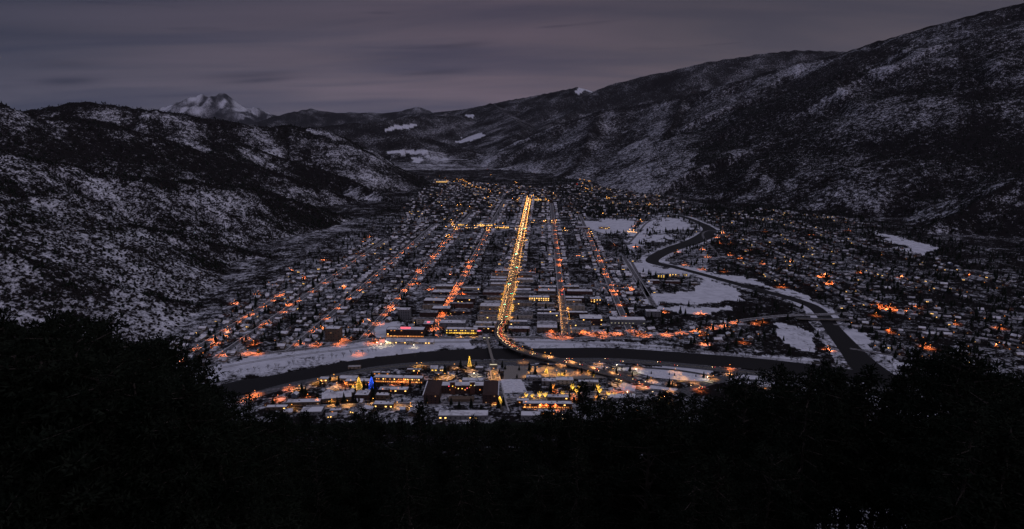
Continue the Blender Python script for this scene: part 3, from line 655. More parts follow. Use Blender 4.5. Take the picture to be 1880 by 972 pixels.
bp(601, 737, 14, 22, 7, 'brown', 'short inn wing with a slanted lit gable end', rz=.3, roof='gable', lit=.3)
bp(664, 735, 22, 20, 8, 'darkbrick', 'square snow-roofed house right of the L-shaped inn', rz=NB, lit=.1)
bp(556, 745, 52, 14, 5, 'brown', 'long low motel row with snowy roof and one lamp', rz=.08, lit=.3)
bp(570, 763, 32, 20, 5, 'grey', 'ribbed white-roofed shed at the foot of the near slope', rz=.05, lit=.05, units=False)
bp(615, 759, 18, 10, 4, 'brown', 'small garage roof between the ribbed shed and the white hut', rz=.1)
bp(664, 767, 16, 12, 4, 'grey', 'tiny white hut lowest on the near slope at left', lit=0, units=False)
bp(507, 753, 32, 10, 4, 'brown', 'narrow roof peeping from the trees left of the ribbed shed', rz=.05)
bp(722, 724, 48, 14, 7, 'darkbrick', 'pinkish lit long roof below the orange pool lodge', rz=NB, lit=.2)
bp(702, 733, 22, 12, 6, 'brown', 'small flat block under the pinkish long roof', lit=.3)
bp(704, 750, 32, 14, 6, 'brown', 'block with a curved snowy eave and gold window lights', lit=.5, kinds=('gold',))
bp(797, 683, 12, 12, 6, 'cream', 'left gabled cottage with a glowing gold porch by the pool', roof='gable', lit=1, kinds=('front',), rz=0)
bp(811, 683, 7, 9, 5, 'cream', 'smaller right cottage with amber window beside the gold porch cottage', roof='gable', lit=1, kinds=('gold',), rz=0)
bp(868, 709, 36, 14, 9, 'grey', 'grey snow-roofed annex behind the hotel courtyard', lit=.1)
bp(880, 681, 14, 10, 5, 'grey', 'snow-topped hut beside the tall golden lit tree', lit=0, units=False)
bp(760, 683, 26, 8, 3.5, 'brown', 'low poolside row with two white lamps', lit=.4)
# hotel: U of three brick wings round a court
ht = bpy.data.objects.new('hotel', None); COL.objects.link(ht); hx, hy = G(846, 742); ht.location = (hx, hy, 0)
tag(ht, 'huge dark brick U-shaped hotel with twin wings round a lit court', 'hotel')
for sg in (-1, 1):
    x0, x1 = (-58, -34) if sg < 0 else (34, 58)
    wl = MB().box(x0, x1, 0, 58, 0, 15).obj('wing', 'darkbrick', ht)
    rf = MB(); rf.v += [(x0, 0, 15.01), (x1, 0, 15.01), (x1, 58, 15.01), (x0, 58, 15.01), ((x0+x1)/2-3, 5, 18.5), ((x0+x1)/2+3, 5, 18.5), ((x0+x1)/2+3, 53, 18.5), ((x0+x1)/2-3, 53, 18.5)]
    rf.f += [(0, 1, 5, 4), (1, 2, 6, 5), (2, 3, 7, 6), (3, 0, 4, 7), (4, 5, 6, 7)]; rf.obj('roof', 'darkbrick', wl)
    xo = x0 if sg < 0 else x1
    MB().box(min(xo, xo+sg*1.5), max(xo, xo+sg*1.5), -.5, 58, 14.3, 15.4).obj('snowy_eave', 'roofsnow', wl)
    for f in range(4):
        for k in range(3):
            o = link('window', WIN['dim' if (f+k) % 5 == 0 else 'dark'], wl); o.location = ((x0+x1)/2+(k-1)*6.5, -.07, 1.4+f*3.5); o.scale = (1.8, 1, 1.8)
wl = MB().box(-33.9, 33.9, 40, 56, 0, 14).obj('wall', 'darkbrick', ht); MB().box(-33.8, 33.8, 40.4, 55.6, 14.01, 14.5).obj('roof', 'roofsnow', wl)
for sg in (-1, 1): 
    tw = MB().box(sg*16-4, sg*16+4, 37, 39.9, 0, 21).obj('belvedere', 'brick', ht); MB().box(sg*16-5, sg*16+5, 36, 41, 21.01, 21.8).obj('roof', 'roofsnow', tw)
for f in range(3):
    for k in range(8): o = link('window', WIN['orange' if (k*f) % 3 == 1 else 'dark'], wl); o.location = (-28+8*k, 39.93, 2+f*4.0); o.scale = (1.8, 1, 2)
MB().box(-20, 20, 8, 20, 0, 4.5).obj('terrace_hall', 'brown', ht)
for x_, m_ in ((-21, 'red_neon'), (-15, 'front_gold'), (-6, 'win_gold'), (0, 'front_gold'), (8, 'pink_neon'), (14, 'front_gold'), (20, 'green_signal')):
    MB().ball((x_, 30+2*math.sin(x_), 17.8 if abs(x_) > 10 else 13), .9).obj('festive_light', m_ if m_ != 'green_signal' else 'win_pale', ht)
for dx in (-50, 0, 50): occ_add(hx+dx, hy+30, 36)
bp(850, 771, 74, 20, 6, 'grey', 'broad snow-roofed hall at the foot of the slope below the hotel', lit=.4, kinds=('gold',), rz=0)
for a in (((980,700), 26,12,6,'grey','white flat roof just right of the snowy parking lot',0), ((1037,706), 30,16,7,'cream','pair-ridged white roof left of the golden trees',0), ((1009,706), 26,16,5,'grey','flat white shed joined left of the pair-ridged roof',0),
          ((1081,709), 34,12,6,'grey','low grey roof under the bridge end',0), ((1025,738), 34,12,7,'brown','flat-roofed motel right below the row of golden trees',.2), ((1005,750), 76,12,7,'brick','long two-storey motel with red-lit gallery',.5),
          ((975,771), 30,16,6,'grey','low white roof touching the near treeline',0), ((1143,737), 46,18,5,'grey','white flat roof right of the last golden trees',0), ((960,742), 20,10,5,'brown','little brown shop beside the yellow lit tree',.6), ((1003,762), 26,9,5,'brick','short red-lit row under the long motel',.6),
          ((700+0,697-8), 30,8,4,'brown','low amber-edged row along the pool road',.7), ((1160,756), 24,14,5,'grey','small white roof behind the near treetops at right of motels',.1), ((1420,738), 26,14,6,'brown','gabled roof peeping through the right treetops',.2), ((1405,716),22,12,5,'tan','lone flat hut with orange lamp right of the interchange',.4)):
    (x, y), w_, d_, h_, wl, lb, li = a
    bp(x, y, w_, d_, h_, wl, lb, rz=NB, lit=li, kinds=('gold', 'orange'), front='win_orange' if 'red-lit' in lb else None)

# downtown rows
BLK = [(a, b_) for a, b_ in ((-80, 15), (23, 120), (128, 225), (233, 328), (336, 433), (441, 540))]
HB = [(-138, -80, 'backing onto the first street left'), (-70, -14, 'on the left side of main'), (14, 66, 'on the right side of main'), (74, 127, 'backing onto the first street right'), (143, 198, 'right of the first street right'), (-205, -153, 'left of the first street left')]
walls = ['brick', 'tan', 'grey', 'darkbrick', 'brown', 'cream']
WD = {'brick': 'red brick', 'tan': 'tan', 'grey': 'grey', 'darkbrick': 'dark brick', 'brown': 'brown', 'cream': 'cream'}
for (t0, t1, wh_) in HB:
    cnt = 0
    for bi, (s0, s1) in enumerate(BLK):
        if bi > 3 and abs(t0+t1) > 140: continue
        s = s0
        while s < s1-12:
            w_ = min(random.choice([13, 16, 20, 24, 30]), s1-s)
            if s1-s-w_ < 10: w_ = s1-s
            if random.random() < (.06 if bi < 3 else .25): s += w_; continue
            dpt = (t1-t0)*random.uniform(.72, 1.0); h_ = random.choice([5.5, 6.5, 7.5, 9, 10.5]) if bi < 3 else random.choice([4.5, 5.5, 7])
            inner = (t0+t1)/2 > 0
            near_main = t0 if abs(t0) < abs(t1) else t1
            tc_ = t0+dpt/2 if near_main == t0 else t1-dpt/2
            x, y = S(s+w_/2, tc_)
            if occupied(x, y, min(w_, dpt)*.45): s += w_; continue
            cnt += 1; wl = random.choice(walls)
            building(x, y, dpt-.6, w_-.8, h_, SROT, wl, f"{WD[wl]} snow-roofed shop block, {ordn(cnt)} from the river, {wh_}", name='shop_building', lit=.10, floors=max(1, int(h_/3.6)), nx=5, group='downtown shop blocks', roofm=random.choice(('roofsnow', 'roofsnow', 'roofold', 'roofbare')), kinds=('dim', 'orange', 'gold'))
            s += w_
# ------------------------------------------------------------------ houses
def house_parts(w_, d_, h_, gable_x, wall, lit, porch):
    a, b_ = w_/2, d_/2; rh = (d_ if gable_x else w_)*.30; mb = MB().box(-a, a, -b_, b_, 0, h_); rm = MB(); e = .6
    if porch: mb.box(a*.1, a*.9, -b_-2, -b_-.003, 0, 2.5)
    n = len(mb.v); up = lambda p: (p[0], p[1], p[2]+.35); lo_ = lambda p: (p[0], p[1], p[2]+.02)
    if gable_x:
        mb.v += [(-a, -b_, h_), (-a, b_, h_), (-a, 0, h_+rh), (a, -b_, h_), (a, b_, h_), (a, 0, h_+rh)]; mb.f += [(n, n+2, n+1, n+1), (n+3, n+4, n+5, n+5)]
        sl_ = [((-a-e, sg*(b_+e), h_-e*.6), (a+e, sg*(b_+e), h_-e*.6), (a+e, 0, h_+rh), (-a-e, 0, h_+rh)) for sg in (-1, 1)]
    else:
        mb.v += [(-a, -b_, h_), (a, -b_, h_), (0, -b_, h_+rh), (-a, b_, h_), (a, b_, h_), (0, b_, h_+rh)]; mb.f += [(n, n+1, n+2, n+2), (n+3, n+5, n+4, n+4)]
        sl_ = [((sg*(a+e), -b_-e, h_-e*.6), (sg*(a+e), b_+e, h_-e*.6), (0, b_+e, h_+rh), (0, -b_-e, h_+rh)) for sg in (-1, 1)]
    for (p0, p1, q1, q0) in sl_:
        rm.quad(up(p0), up(p1), up(q1), up(q0)); rm.quad(lo_(p0), lo_(q0), lo_(q1), lo_(p1)); rm.quad(lo_(p0), lo_(p1), up(p1), up(p0)); rm.quad(lo_(p0), up(p0), up(q0), lo_(q0)); rm.quad(lo_(p1), lo_(q1), up(q1), up(p1))
    if porch: rm.box(a*.05, a*.95, -b_-2.3, -b_-.006, 2.52, 2.85)
    ch = MB().box(a*.35-.45, a*.35+.45, b_*.15-.4, b_*.15+.4, h_+rh*.3, h_+rh+.9)
    w1 = MB().box(-a*.7, -a*.7+1.6, -b_-.08, -b_-.02, 1.1, 2.4); w2 = MB().box(-a*.05-1.5, -a*.05, -b_-.08, -b_-.02, 1.1, 2.4); dr = MB().box(a*.3, a*.3+1, -b_-(2.1 if porch else .09), -b_-(2.02 if porch else .01), 0, 2.1)
    return [('wall', mb, wall), ('roof', rm, 'roofsnow'), ('chimney', ch, 'brick'), ('window', w1, lit or 'glass'), ('window', w2, 'glass' if lit != 'win_gold' else 'win_gold'), ('door', dr, 'brown')]
HSPEC = [(12, 9, 3.2, True, 'tan', None, True), (9, 13, 3.4, False, 'grey', None, False), (14, 9, 5.2, True, 'brown', None, True), (10, 12, 4.8, False, 'brick', 'win_dim', True), (15, 10, 3.0, True, 'cream', 'win_gold', False), (9, 9, 5.4, True, 'blue', None, False), (11, 10, 3.2, True, 'darkbrick', 'win_orange', True), (17, 9, 3.0, True, 'grey', None, False)]
RK = ['roofsnow', 'roofold', 'roofsnow', 'roofbare', 'roofold', 'roofsnow', 'roofbare', 'roofold']
HLAB = ['low tan white-roofed', 'narrow grey patchy-roofed', 'tall brown white-roofed', 'brick dark-roofed', 'wide cream patchy-roofed', 'square blue white-roofed', 'brick half-bare-roofed', 'long grey patchy-roofed']
HP = []
for i, sp in enumerate(HSPEC):
    pr = [(n, mb, RK[i] if n == 'roof' else m_) for n, mb, m_ in house_parts(*sp)]; HP.append(pr)
    ms = [(n, mb.mesh(n, m_)) for n, mb, m_ in pr]
    define('house%d' % i, 'house', [ms[0], (ms[1][0], ms[1][1], [ms[2]]), ms[3], ms[4], ms[5]])
houses = []   # x, y, rot, kind, scale, rowname
def commercial(s, t_): return (-92 < s < 330 and -208 < t_ < 200) or (-92 < s < 540 and -80 < t_ < 80)
def try_house(x, y, rz, row, prob=.9):
    if random.random() > prob: return
    k = random.choices(range(8), [5, 4, 3, 3, 2, 3, 3, 2] if x < 500 else [2, 5, 1, 4, 3, 1, 5, 4])[0]; sc = random.uniform(.85, 1.2)
    if occupied(x, y, 6.5) or near_river(x, y) or near_fork(x, y) or in_field(x, y) or on_road(x, y, 1.5): return
    houses.append((x, y, rz, k, sc, row)); occ_add(x, y, 7)
for t_, (a_, b_) in list(STREETS.items())+[(0, (340, 2740))]:
    for sg in (-1, 1):
        s = a_+10
        row = f"{'left' if sg < 0 else 'right'} side of {SNAME[t_]}"
        while s < b_:
            tt = t_+sg*((22 if t_ else 27)+random.uniform(-2, 2))
            x, y = S(s, tt)
            if not commercial(s, tt) and not (-12 < ((s-19+52) % 105)-52 < 12): try_house(x, y, SROT+sg*math.pi/2*(random.random() < .3)+random.uniform(-.04, .04), row, .93)
            s += random.uniform(14.5, 18)
    # backyard sheds / second row
    for s in np.arange(a_+15, b_, 21):
        tt = t_-48; x, y = S(s, tt)
        if not commercial(s, tt): try_house(x, y, SROT, f"back yards left of {SNAME[t_]}", .55)
hill_ok = lambda x, y: ground(x, y) < 1.0
for pts, nm in RROWS:
    P = smooth_path(gp(pts), 30); acc = 0
    for i in range(1, len(P)):
        acc += np.hypot(*(P[i]-P[i-1]))
        if acc > random.uniform(17, 24):
            acc = 0; dx, dy = (P[i]-P[i-1])/np.hypot(*(P[i]-P[i-1]))
            for sg in (-1, 1):
                for off in (19, 46):
                    x, y = P[i][0]+dy*sg*off+random.uniform(-3, 3), P[i][1]-dx*sg*off+random.uniform(-4, 4)
                    if hill_ok(x, y): try_house(x, y, math.atan2(dy, dx)+random.uniform(-.1, .1), nm, .72 if off < 30 else .5)
# scattered farther neighbourhoods and valley fill
def scatter_houses(poly, n, row, prob=1):
    xs = [G(*p) for p in poly]; x0, x1 = min(p[0] for p in xs), max(p[0] for p in xs); y0, y1 = min(p[1] for p in xs), max(p[1] for p in xs)
    for _ in range(n):
        x, y = random.uniform(x0, x1), random.uniform(y0, y1)
        px, py = PX(x, y, 0.0)
        if inpoly([px], [py], poly)[0] and hill_ok(x, y): try_house(x, y, SROT+random.choice([0, 0, .3, -.4, 1.5]), row, prob)
scatter_houses([(420,608),(520,490),(600,480),(700,430),(760,385),(740,440),(600,520),(480,610)], 500, 'hillside streets under the left slope')
scatter_houses([(740,380),(800,330),(1000,345),(1100,330),(1250,380),(1250,400),(1000,400),(840,400),(760,420)], 2400, 'far end of town')
scatter_houses([(1050,340),(1180,340),(1300,385),(1400,390),(1480,400),(1330,420),(1230,385)], 700, 'far right valley side')
scatter_houses([(1440,400),(1620,440),(1880,520),(1900,690),(1700,690),(1560,640),(1520,560),(1380,480),(1330,430)], 420, 'shadowed right neighbourhood', .6)
scatter_houses([(480,745),(560,722),(640,722),(700,712),(780,712),(780,760),(560,770)], 160, 'near bank below the pool')
scatter_houses([(1180,600),(1330,590),(1420,600),(1400,640),(1200,625)], 60, 'flats right of the library')
# order by how large they show
houses.sort(key=lambda h: math.hypot(h[0], h[1]))
def visible(x, y, z=0):
    px, py = PX(x, y, z); return -10 < px < 1890 and py < 765
vis = [h for h in houses if visible(h[0], h[1])]
solo = vis[:300]; rest = vis[300:]
byrow = {}
for h in solo: byrow.setdefault(h[5], []).append(h)
hl = {}
for row, hs in byrow.items():
    riv = 'street' in row or 'main' in row
    hs.sort(key=(lambda h: ST(h[0], h[1])[0]) if riv and 'hillside' not in row else (lambda h: PX(h[0], h[1], 0)[0]))
    for i, h in enumerate(hs):
        where = f"{ordn(i+1)} from the river" if riv and 'hillside' not in row else f"{ordn(i+1)} from the left"
        hl[id(h)] = (where, row)
        place('house%d' % h[3], (h[0], h[1], 0), h[2], f"{HLAB[h[3]]} house, {where.replace('the ', '')}, {row.replace('the ', '')}", 'house', 'snow-roofed houses', (h[4],)*3)
def bake(name, items, protos, label, cat):   # items (x,y,z,rz,sc,k); protos k -> [(MB, matname)]
    mats = []; Vs = []; Fs = []; Ms = []; n = 0
    arr = {}
    for it in items: arr.setdefault(it[5], []).append(it[:5])
    for k, its in arr.items():
        its = np.array(its, float); c = np.cos(its[:, 3]); s = np.sin(its[:, 3])
        for (v, f, mn) in protos[k]:
            if mn not in mats: mats.append(mn)
            v = np.asarray(v, float); f = np.asarray(f, int)
            X = (v[None, :, 0]*c[:, None]-v[None, :, 1]*s[:, None])*its[:, 4:5]+its[:, 0:1]
            Y = (v[None, :, 0]*s[:, None]+v[None, :, 1]*c[:, None])*its[:, 4:5]+its[:, 1:2]
            Z = v[None, :, 2]*its[:, 4:5]+its[:, 2:3]
            Vs.append(np.stack([X, Y, Z], -1).reshape(-1, 3)); Fs.append((f[None]+(np.arange(len(its))*len(v))[:, None, None]).reshape(-1, f.shape[1])+n)
            Ms.append(np.full(len(its)*len(f), mats.index(mn))); n += len(its)*len(v)
    me = mesh_np(name, np.vstack(Vs), np.vstack(Fs), [M[q] for q in mats], np.concatenate(Ms))
    return tag(link(name, me), label, cat, kind='stuff')
def tri_of(f):
    o = []
    for q in f:
        q = list(dict.fromkeys(q)); o += [(q[0], q[i], q[i+1]) for i in range(1, len(q)-1)]
    return o
HB_ = {i: [(mb.v, tri_of(mb.f), m_) for n, mb, m_ in pr if n in ('wall', 'roof') or (n == 'window' and m_ != 'glass')] for i, pr in enumerate(HP)}
bake('far_houses', [(h[0], h[1], 0, h[2], h[4], h[3]) for h in rest], HB_, 'mass of small snow-roofed houses filling the farther town blocks', 'houses')

# ------------------------------------------------------------------ trees of the valley
def conifer_mb(seed, tiers=6, k=9):
    r = random.Random(seed); tr = MB().cyl((0, 0, -.5), (0, 0, 8.5), .28, .08, 5); cr_ = MB()
    for i in range(tiers):
        z0 = 1.2+i*8.2/tiers; z1 = z0+8.2/tiers*1.9; rad = 2.5*(1-i/tiers)**.85+.35; n = len(cr_.v); kk = k
        cr_.v.append((0, 0, min(z1, 11)))
        for j in range(kk*2):
            a = math.pi*j/kk+r.random()*.3; q = rad*(1.0 if j % 2 == 0 else .55)*r.uniform(.8, 1.2); cr_.v.append((q*math.cos(a), q*math.sin(a), z0-(.5 if j % 2 == 0 else -.2)+r.uniform(-.2, .2)))
        for j in range(kk*2): cr_.f.append((n, n+1+j, n+1+(j+1) % (kk*2), n+1+(j+1) % (kk*2)))
    return tr, cr_
def bare_mb(seed, nl=7, sub=4, tw=5):
    r = random.Random(seed); tr = MB().cyl((0, 0, -.4), (0, 0, 3.2), .3, .2, 6); cr_ = MB()
    def seg(p, q, w0):
        p = Vector(p); q = Vector(q); d = (q-p).normalized(); a = d.cross(Vector((r.uniform(-1, 1), r.uniform(-1, 1), .3))).normalized()*w0; n = len(cr_.v)
        cr_.v += [tuple(p-a), tuple(p+a), tuple(q)]; cr_.f.append((n, n+1, n+2, n+2))
    for i in range(nl):
        a = 2*math.pi*i/nl+r.random(); p = Vector((0, 0, r.uniform(1.8, 3.2))); q = Vector((math.cos(a)*r.uniform(1.6, 3.2), math.sin(a)*r.uniform(1.6, 3.2), r.uniform(4.5, 8))); seg(p, q, .16)
        for j in range(sub):
            b_ = p.lerp(q, r.uniform(.45, 1)); e = b_+Vector((r.uniform(-1.6, 1.6), r.uniform(-1.6, 1.6), r.uniform(.4, 2.2))); seg(b_, e, .12)
            for k in range(tw):
                c = b_.lerp(e, r.uniform(.2, 1)); seg(c, c+Vector((r.uniform(-1.0, 1.0), r.uniform(-1.0, 1.0), r.uniform(-.1, 1.1))), .10)
    return tr, cr_
CON = [conifer_mb(i) for i in range(3)]; BAR = [bare_mb(i) for i in range(4)]
for i, (a, b_) in enumerate(CON): define('con%d' % i, 'conifer', [('trunk', a.mesh('trunk', 'bark')), ('crown', b_.mesh('crown', 'needle'))])
for i, (a, b_) in enumerate(BAR): define('bare%d' % i, 'bare_tree', [('trunk', a.mesh('trunk', 'bark')), ('crown', b_.mesh('crown', 'twig'))])
cand_b = []; cand_c = []
# one tree beside each nearer house
for h in solo:
    for _ in range(3):
        a = random.uniform(0, 6.28); x, y = h[0]+9.5*math.cos(a), h[1]+9.5*math.sin(a)
        if not on_road(x, y, -2) and not occupied(x, y, 1.0):
            (cand_c if random.random() < .30 else cand_b).append((x, y, h)); occ_add(x, y, 2.0); break
for x, y, h in cand_b:
    wh_, row = hl[id(h)]; place('bare%d' % random.randrange(4), (x, y, 0), random.uniform(0, 6.28), f"bare tree by house, {wh_.replace('the ', '')}, {row.replace('the ', '')}", 'tree', 'bare yard trees', (random.uniform(.8, 1.3),)*3)
for x, y, h in cand_c:
    wh_, row = hl[id(h)]; place('con%d' % random.randrange(3), (x, y, 0), random.uniform(0, 6.28), f"dark conifer by house, {wh_.replace('the ', '')}, {row.replace('the ', '')}", 'tree', 'dark yard conifers', (random.uniform(.9, 1.7),)*3)
# rows of bare trees on the river banks
def tree_row(pts, n, name, kd='bare', jit=5, sc=(.7, 1.2)):
    P = smooth_path(gp(pts), 20); cum = np.concatenate([[0], np.cumsum(np.hypot(*(P[1:]-P[:-1]).T))]); out_ = []
    for i in range(n):
        d = (i+.5)/n*cum[-1]+random.uniform(-1, 1)*cum[-1]/n*.4; x = np.interp(d, cum, P[:, 0]); y = np.interp(d, cum, P[:, 1])+random.uniform(-jit, jit); out_.append((x, y))
    out_.sort()
    for i, (x, y) in enumerate(out_):
        place(f"{kd}{random.randrange(3)}", (x, y, 0), random.uniform(0, 6.28), f"{'bare tree' if kd == 'bare' else 'dark conifer'}, {ordn(i+1)} from the left, {name}", 'tree', 'trees '+name, (random.uniform(*sc),)*3); occ_add(x, y, 2)
tree_row([(400,694),(500,676),(620,657),(700,645)], 26, 'on the far river bank left of the station')
tree_row([(1050,637),(1180,641),(1330,651),(1480,665)], 34, 'on the far river bank right of the bridge')
tree_row([(1180,686),(1240,690),(1290,694)], 4, 'on the snow island in the interchange', 'con', 2, (.45, .6))
tree_row([(560,728),(640,742),(760,712)], 12, 'among the inns on the near bank', 'con', 12, (.8, 1.5))
tree_row([(780,738),(880,752),(940,742)], 8, 'around the big brick hotel', 'con', 8, (1, 1.8))

stuff_b = []; stuff_c = []
def add_stuff(n, x0, x1, y0, y1, dens, conf):
    xs = rng.uniform(x0, x1, n); ys = rng.uniform(y0, y1, n); zs, _ = height(xs, ys); px, py = PX(xs, ys, zs)
    ok = (zs < 1.0) & (px > -20) & (px < 1900)
    f = np.zeros(n, bool)
    for p in FIELDS: f |= inpoly(px+rng.normal(0, 4, n), py+rng.normal(0, 1.5, n), p)
    ok &= ~f; nn = fbm(xs/120, ys/120, 3)
    ok &= rng.random(n) < dens*(.35+1.3*nn)
    for x, y, q in zip(xs[ok], ys[ok], nn[ok]):
        pq = float(PX(x, y, 0.0)[0]); qq = float(PX(x, y, 0.0)[1])
        if 1130 < pq < 1500 and qq > 470 and random.random() < .5: continue
        if occupied(x, y, -3.2) or near_river(x, y) or near_fork(x, y) or on_road(x, y, -2.5): continue
        if random.random() < conf: stuff_c.append((x, y, 0, random.uniform(0, 6.28), random.uniform(.7, 1.9), random.randrange(3)))
        else: stuff_b.append((x, y, 0, random.uniform(0, 6.28), random.uniform(.7, 1.5), random.randrange(4)))
add_stuff(6500, -700, 420, 1150, 2600, .95, .16)
add_stuff(7500, -700, 800, 2600, 5500, .95, .3)
add_stuff(9000, 380, 1700, 1100, 3600, .9, .5)
add_stuff(5000, 300, 1500, 3000, 5800, .9, .4)
add_stuff(500, -600, 450, 960, 1120, .7, .5)
SB = {i: [(a.v+b_.v, tri_of(b_.f)+[tuple(j for j in t_) for t_ in []], 'twig')] for i, (a, b_) in enumerate(BAR)}
SB = {i: [(b_.v, tri_of(b_.f), 'twig'), (a.v, tri_of(a.f), 'bark')] for i, (a, b_) in enumerate([bare_mb(20+i, 6, 3, 4) for i in range(4)])}
SC_ = {i: [(b_.v, tri_of(b_.f), 'needle'), (a.v, tri_of(a.f), 'bark')] for i, (a, b_) in enumerate([conifer_mb(20+i, 4, 5) for i in range(3)])}
bake('valley_bare_trees', stuff_b, SB, 'mass of bare winter trees between the houses and along the rivers', 'trees')
bake('valley_conifers', stuff_c, SC_, 'mass of dark conifers scattered through the valley floor', 'trees')
# hillside scrub and forest
def blob(seed, tall):
    r = random.Random(seed); v = []; f = []; k = 5
    v.append((0, 0, 1.0*tall))
    for h, q in ((.62*tall, .55 if tall > 1.5 else .85), (.12*tall, 1.0)):
        for i in range(k): a = 6.283*i/k+r.random()*.5; s_q = q*r.uniform(.75, 1.25); v.append((s_q*math.cos(a), s_q*math.sin(a), h*r.uniform(.85, 1.15)))
    for i in range(k):
        j = (i+1) % k; f += [(0, 1+i, 1+j), (1+i, 1+k+i, 1+k+j), (1+i, 1+k+j, 1+j)]
    return v, f
def hills(n, a0, a1, r0, r1, pw, smin, smax, conf):
    a = np.radians(rng.uniform(a0, a1, n)); r = np.sqrt(rng.uniform(r0**2, r1**2, n)); x = np.sin(a)*r; y = np.cos(a)*r; z, cd = height(x, y); v = veg_of(x, y, z, cd)
    ok = (z > 1.5) & (rng.random(n) < np.clip(v*1.15-.12, 0, 1)**pw)
    x, y, z, v = x[ok], y[ok], z[ok], v[ok]; px, py = PX(x, y, z); q = (px > -40) & (px < 1920) & (py < 800); x, y, z, v = x[q], y[q], z[q], v[q]
    k = np.where(rng.random(len(x)) < conf*(v > .8)+conf*.35, 1, 0)
    return np.column_stack([x, y, z-.3, rng.uniform(0, 6.28, len(x)), rng.uniform(smin, smax, len(x)), k+2*rng.integers(0, 2, len(x))])
it = np.vstack([hills(52000, -46, -12, 900, 3300, 1.2, 1.7, 3.8, .25), hills(30000, -44, -7, 3300, 6000, 1.2, 2.4, 4.8, .2), hills(42000, 12, 44, 1900, 6500, 1.5, 1.8, 3.8, .55), hills(8000, -40, 40, 350, 700, 1, 1.5, 3.5, .7)])
bl = [blob(1, 1.25), blob(2, 2.9), blob(3, 1.4), blob(4, 3.3)]
bake('hillside_trees', [tuple(r[:5])+(int(r[5]),) for r in it], {i: [(bl[i][0], bl[i][1], 'needle' if i % 2 else 'brush')] for i in range(4)}, 'countless dark junipers and pines dotting the snowy mountain slopes', 'trees')

# ------------------------------------------------------------------ street lamps
LMB = {}
def lamp_proto(key, headm, hh, r, name='street_lamp'):
    a, b_, c = MB().cyl((0, 0, 0), (0, 0, hh), .12, .08, 6), MB().cyl((0, 0, hh-.1), (1.4, 0, hh+.2), .06, .05, 5), MB().ball((1.5, 0, hh+.05), r, .7)
    LMB[key] = [(a, 'metal'), (b_, 'metal'), (c, headm)]; pole = a.mesh('pole', 'metal'); arm = b_.mesh('arm', 'metal'); head = c.mesh('lamp_head', headm); define(key, name, [('pole', pole), ('arm', arm), ('lamp_head', head)])
lamp_proto('gold', 'gold_lamp', 8, .6); lamp_proto('orange', 'orange_lamp', 8, .5); lamp_proto('white', 'white_lamp', 7, .6); lamp_proto('goldfar', 'far_gold', 9, 1.1); lamp_proto('orangefar', 'far_orange', 9, 1.1)
LD = {}
def light(parent, col, power, z, x=1.5, y=0, key=None):
    k = (col, round(power, -2))
    if k not in LD:
        l_ = bpy.data.lights.new('lamp_light', 'SPOT'); l_.energy = power; l_.color = col; l_.shadow_soft_size = .3; l_.spot_size = math.radians(150); l_.spot_blend = .6; LD[k] = l_
    o = bpy.data.objects.new('lamp_light', LD[k]); COL.objects.link(o); o.parent = parent; o.location = (x, y, z); return o
PW = 6500
LAMPS = []
def lampat(key, loc, rz, label, group, sc=1.0, lt=None): LAMPS.append((key, loc, rz, label, group, sc, lt))
# main street kerb lamps
for side, sg in (('left', -1), ('right', 1)):
    i = 0; s = 18
    while s < 2740:
        i += 1; x, y = S(s, sg*13.5); far = s > 1100
        lit_ = i % (1 if s < 340 else 2) == (0 if s < 340 or sg < 0 else 1) or s < 340
        lampat('goldfar' if far else 'gold', (x, y, 0), SROT+(math.pi if sg > 0 else 0), f"golden street lamp, {ordn(i)} from the river, {side} kerb of main street", 'main street lamps', 1.0, (GOLD, PW*(2.6 if s < 340 else 8.0 if not far else 11), 7.3) if lit_ else None)
        s += 16 if s < 340 else 27 if not far else 45
for sd_, tt, s0, s1, n in (('left', 127, -80, 250, 20), ('right', 145, -80, 120, 12)):
    for i in range(n):
        x, y = S(s0+(s1-s0)*(i+.5)/n, tt); lampat('gold', (x, y, 0), SROT, f"golden street lamp, {ordn(i+1)} from the river, {sd_} kerb of first street right", 'golden lamps along the first street right', 1.0, ((1, .42, .10), PW*1.0, 7.3) if i % 2 == 0 else None)
# hand-surveyed lamps: (px, py of the lit patch, kind, power factor)
LP = []
def c5(x, y): return (350+x*.288, 400+y*.288)
def c6(x, y): return (750+x*.2676, 380+y*.2676)
def c7(x, y): return (1150+x*.2676, 380+y*.2676)
def c8(x, y): return (1480+x*.3292, 380+y*.3292)
for x, y, p in ((240,735,2.2),(215,760,1.2),(130,825,2.4),(150,800,1.5),(80,880,1.2),(280,540,1.2),(375,780,1.8),(400,800,1.2),(365,860,1),(430,860,.6),(480,690,1.2),(500,670,.8),(570,490,1),(620,550,1.4),(630,330,1.6),(855,265,1.7),(715,380,1.2),(975,440,1.3),(1070,225,1.6),(1140,120,1.3),(1108,145,.8),(1140,450,1.1),(1240,340,.8),(1380,455,1.3),(1290,585,1.6),(1275,565,.8),(830,705,1.8),(985,775,1.6),(1070,865,.5),(370,625,.8),(430,480,.7),(500,425,.7),(1130,660,1.0),(1100,670,.7),(1180,790,1.2),(950,800,1.2),(800,805,.8),(990,340,.5)): LP.append((*c5(x, y), 'orange', p))
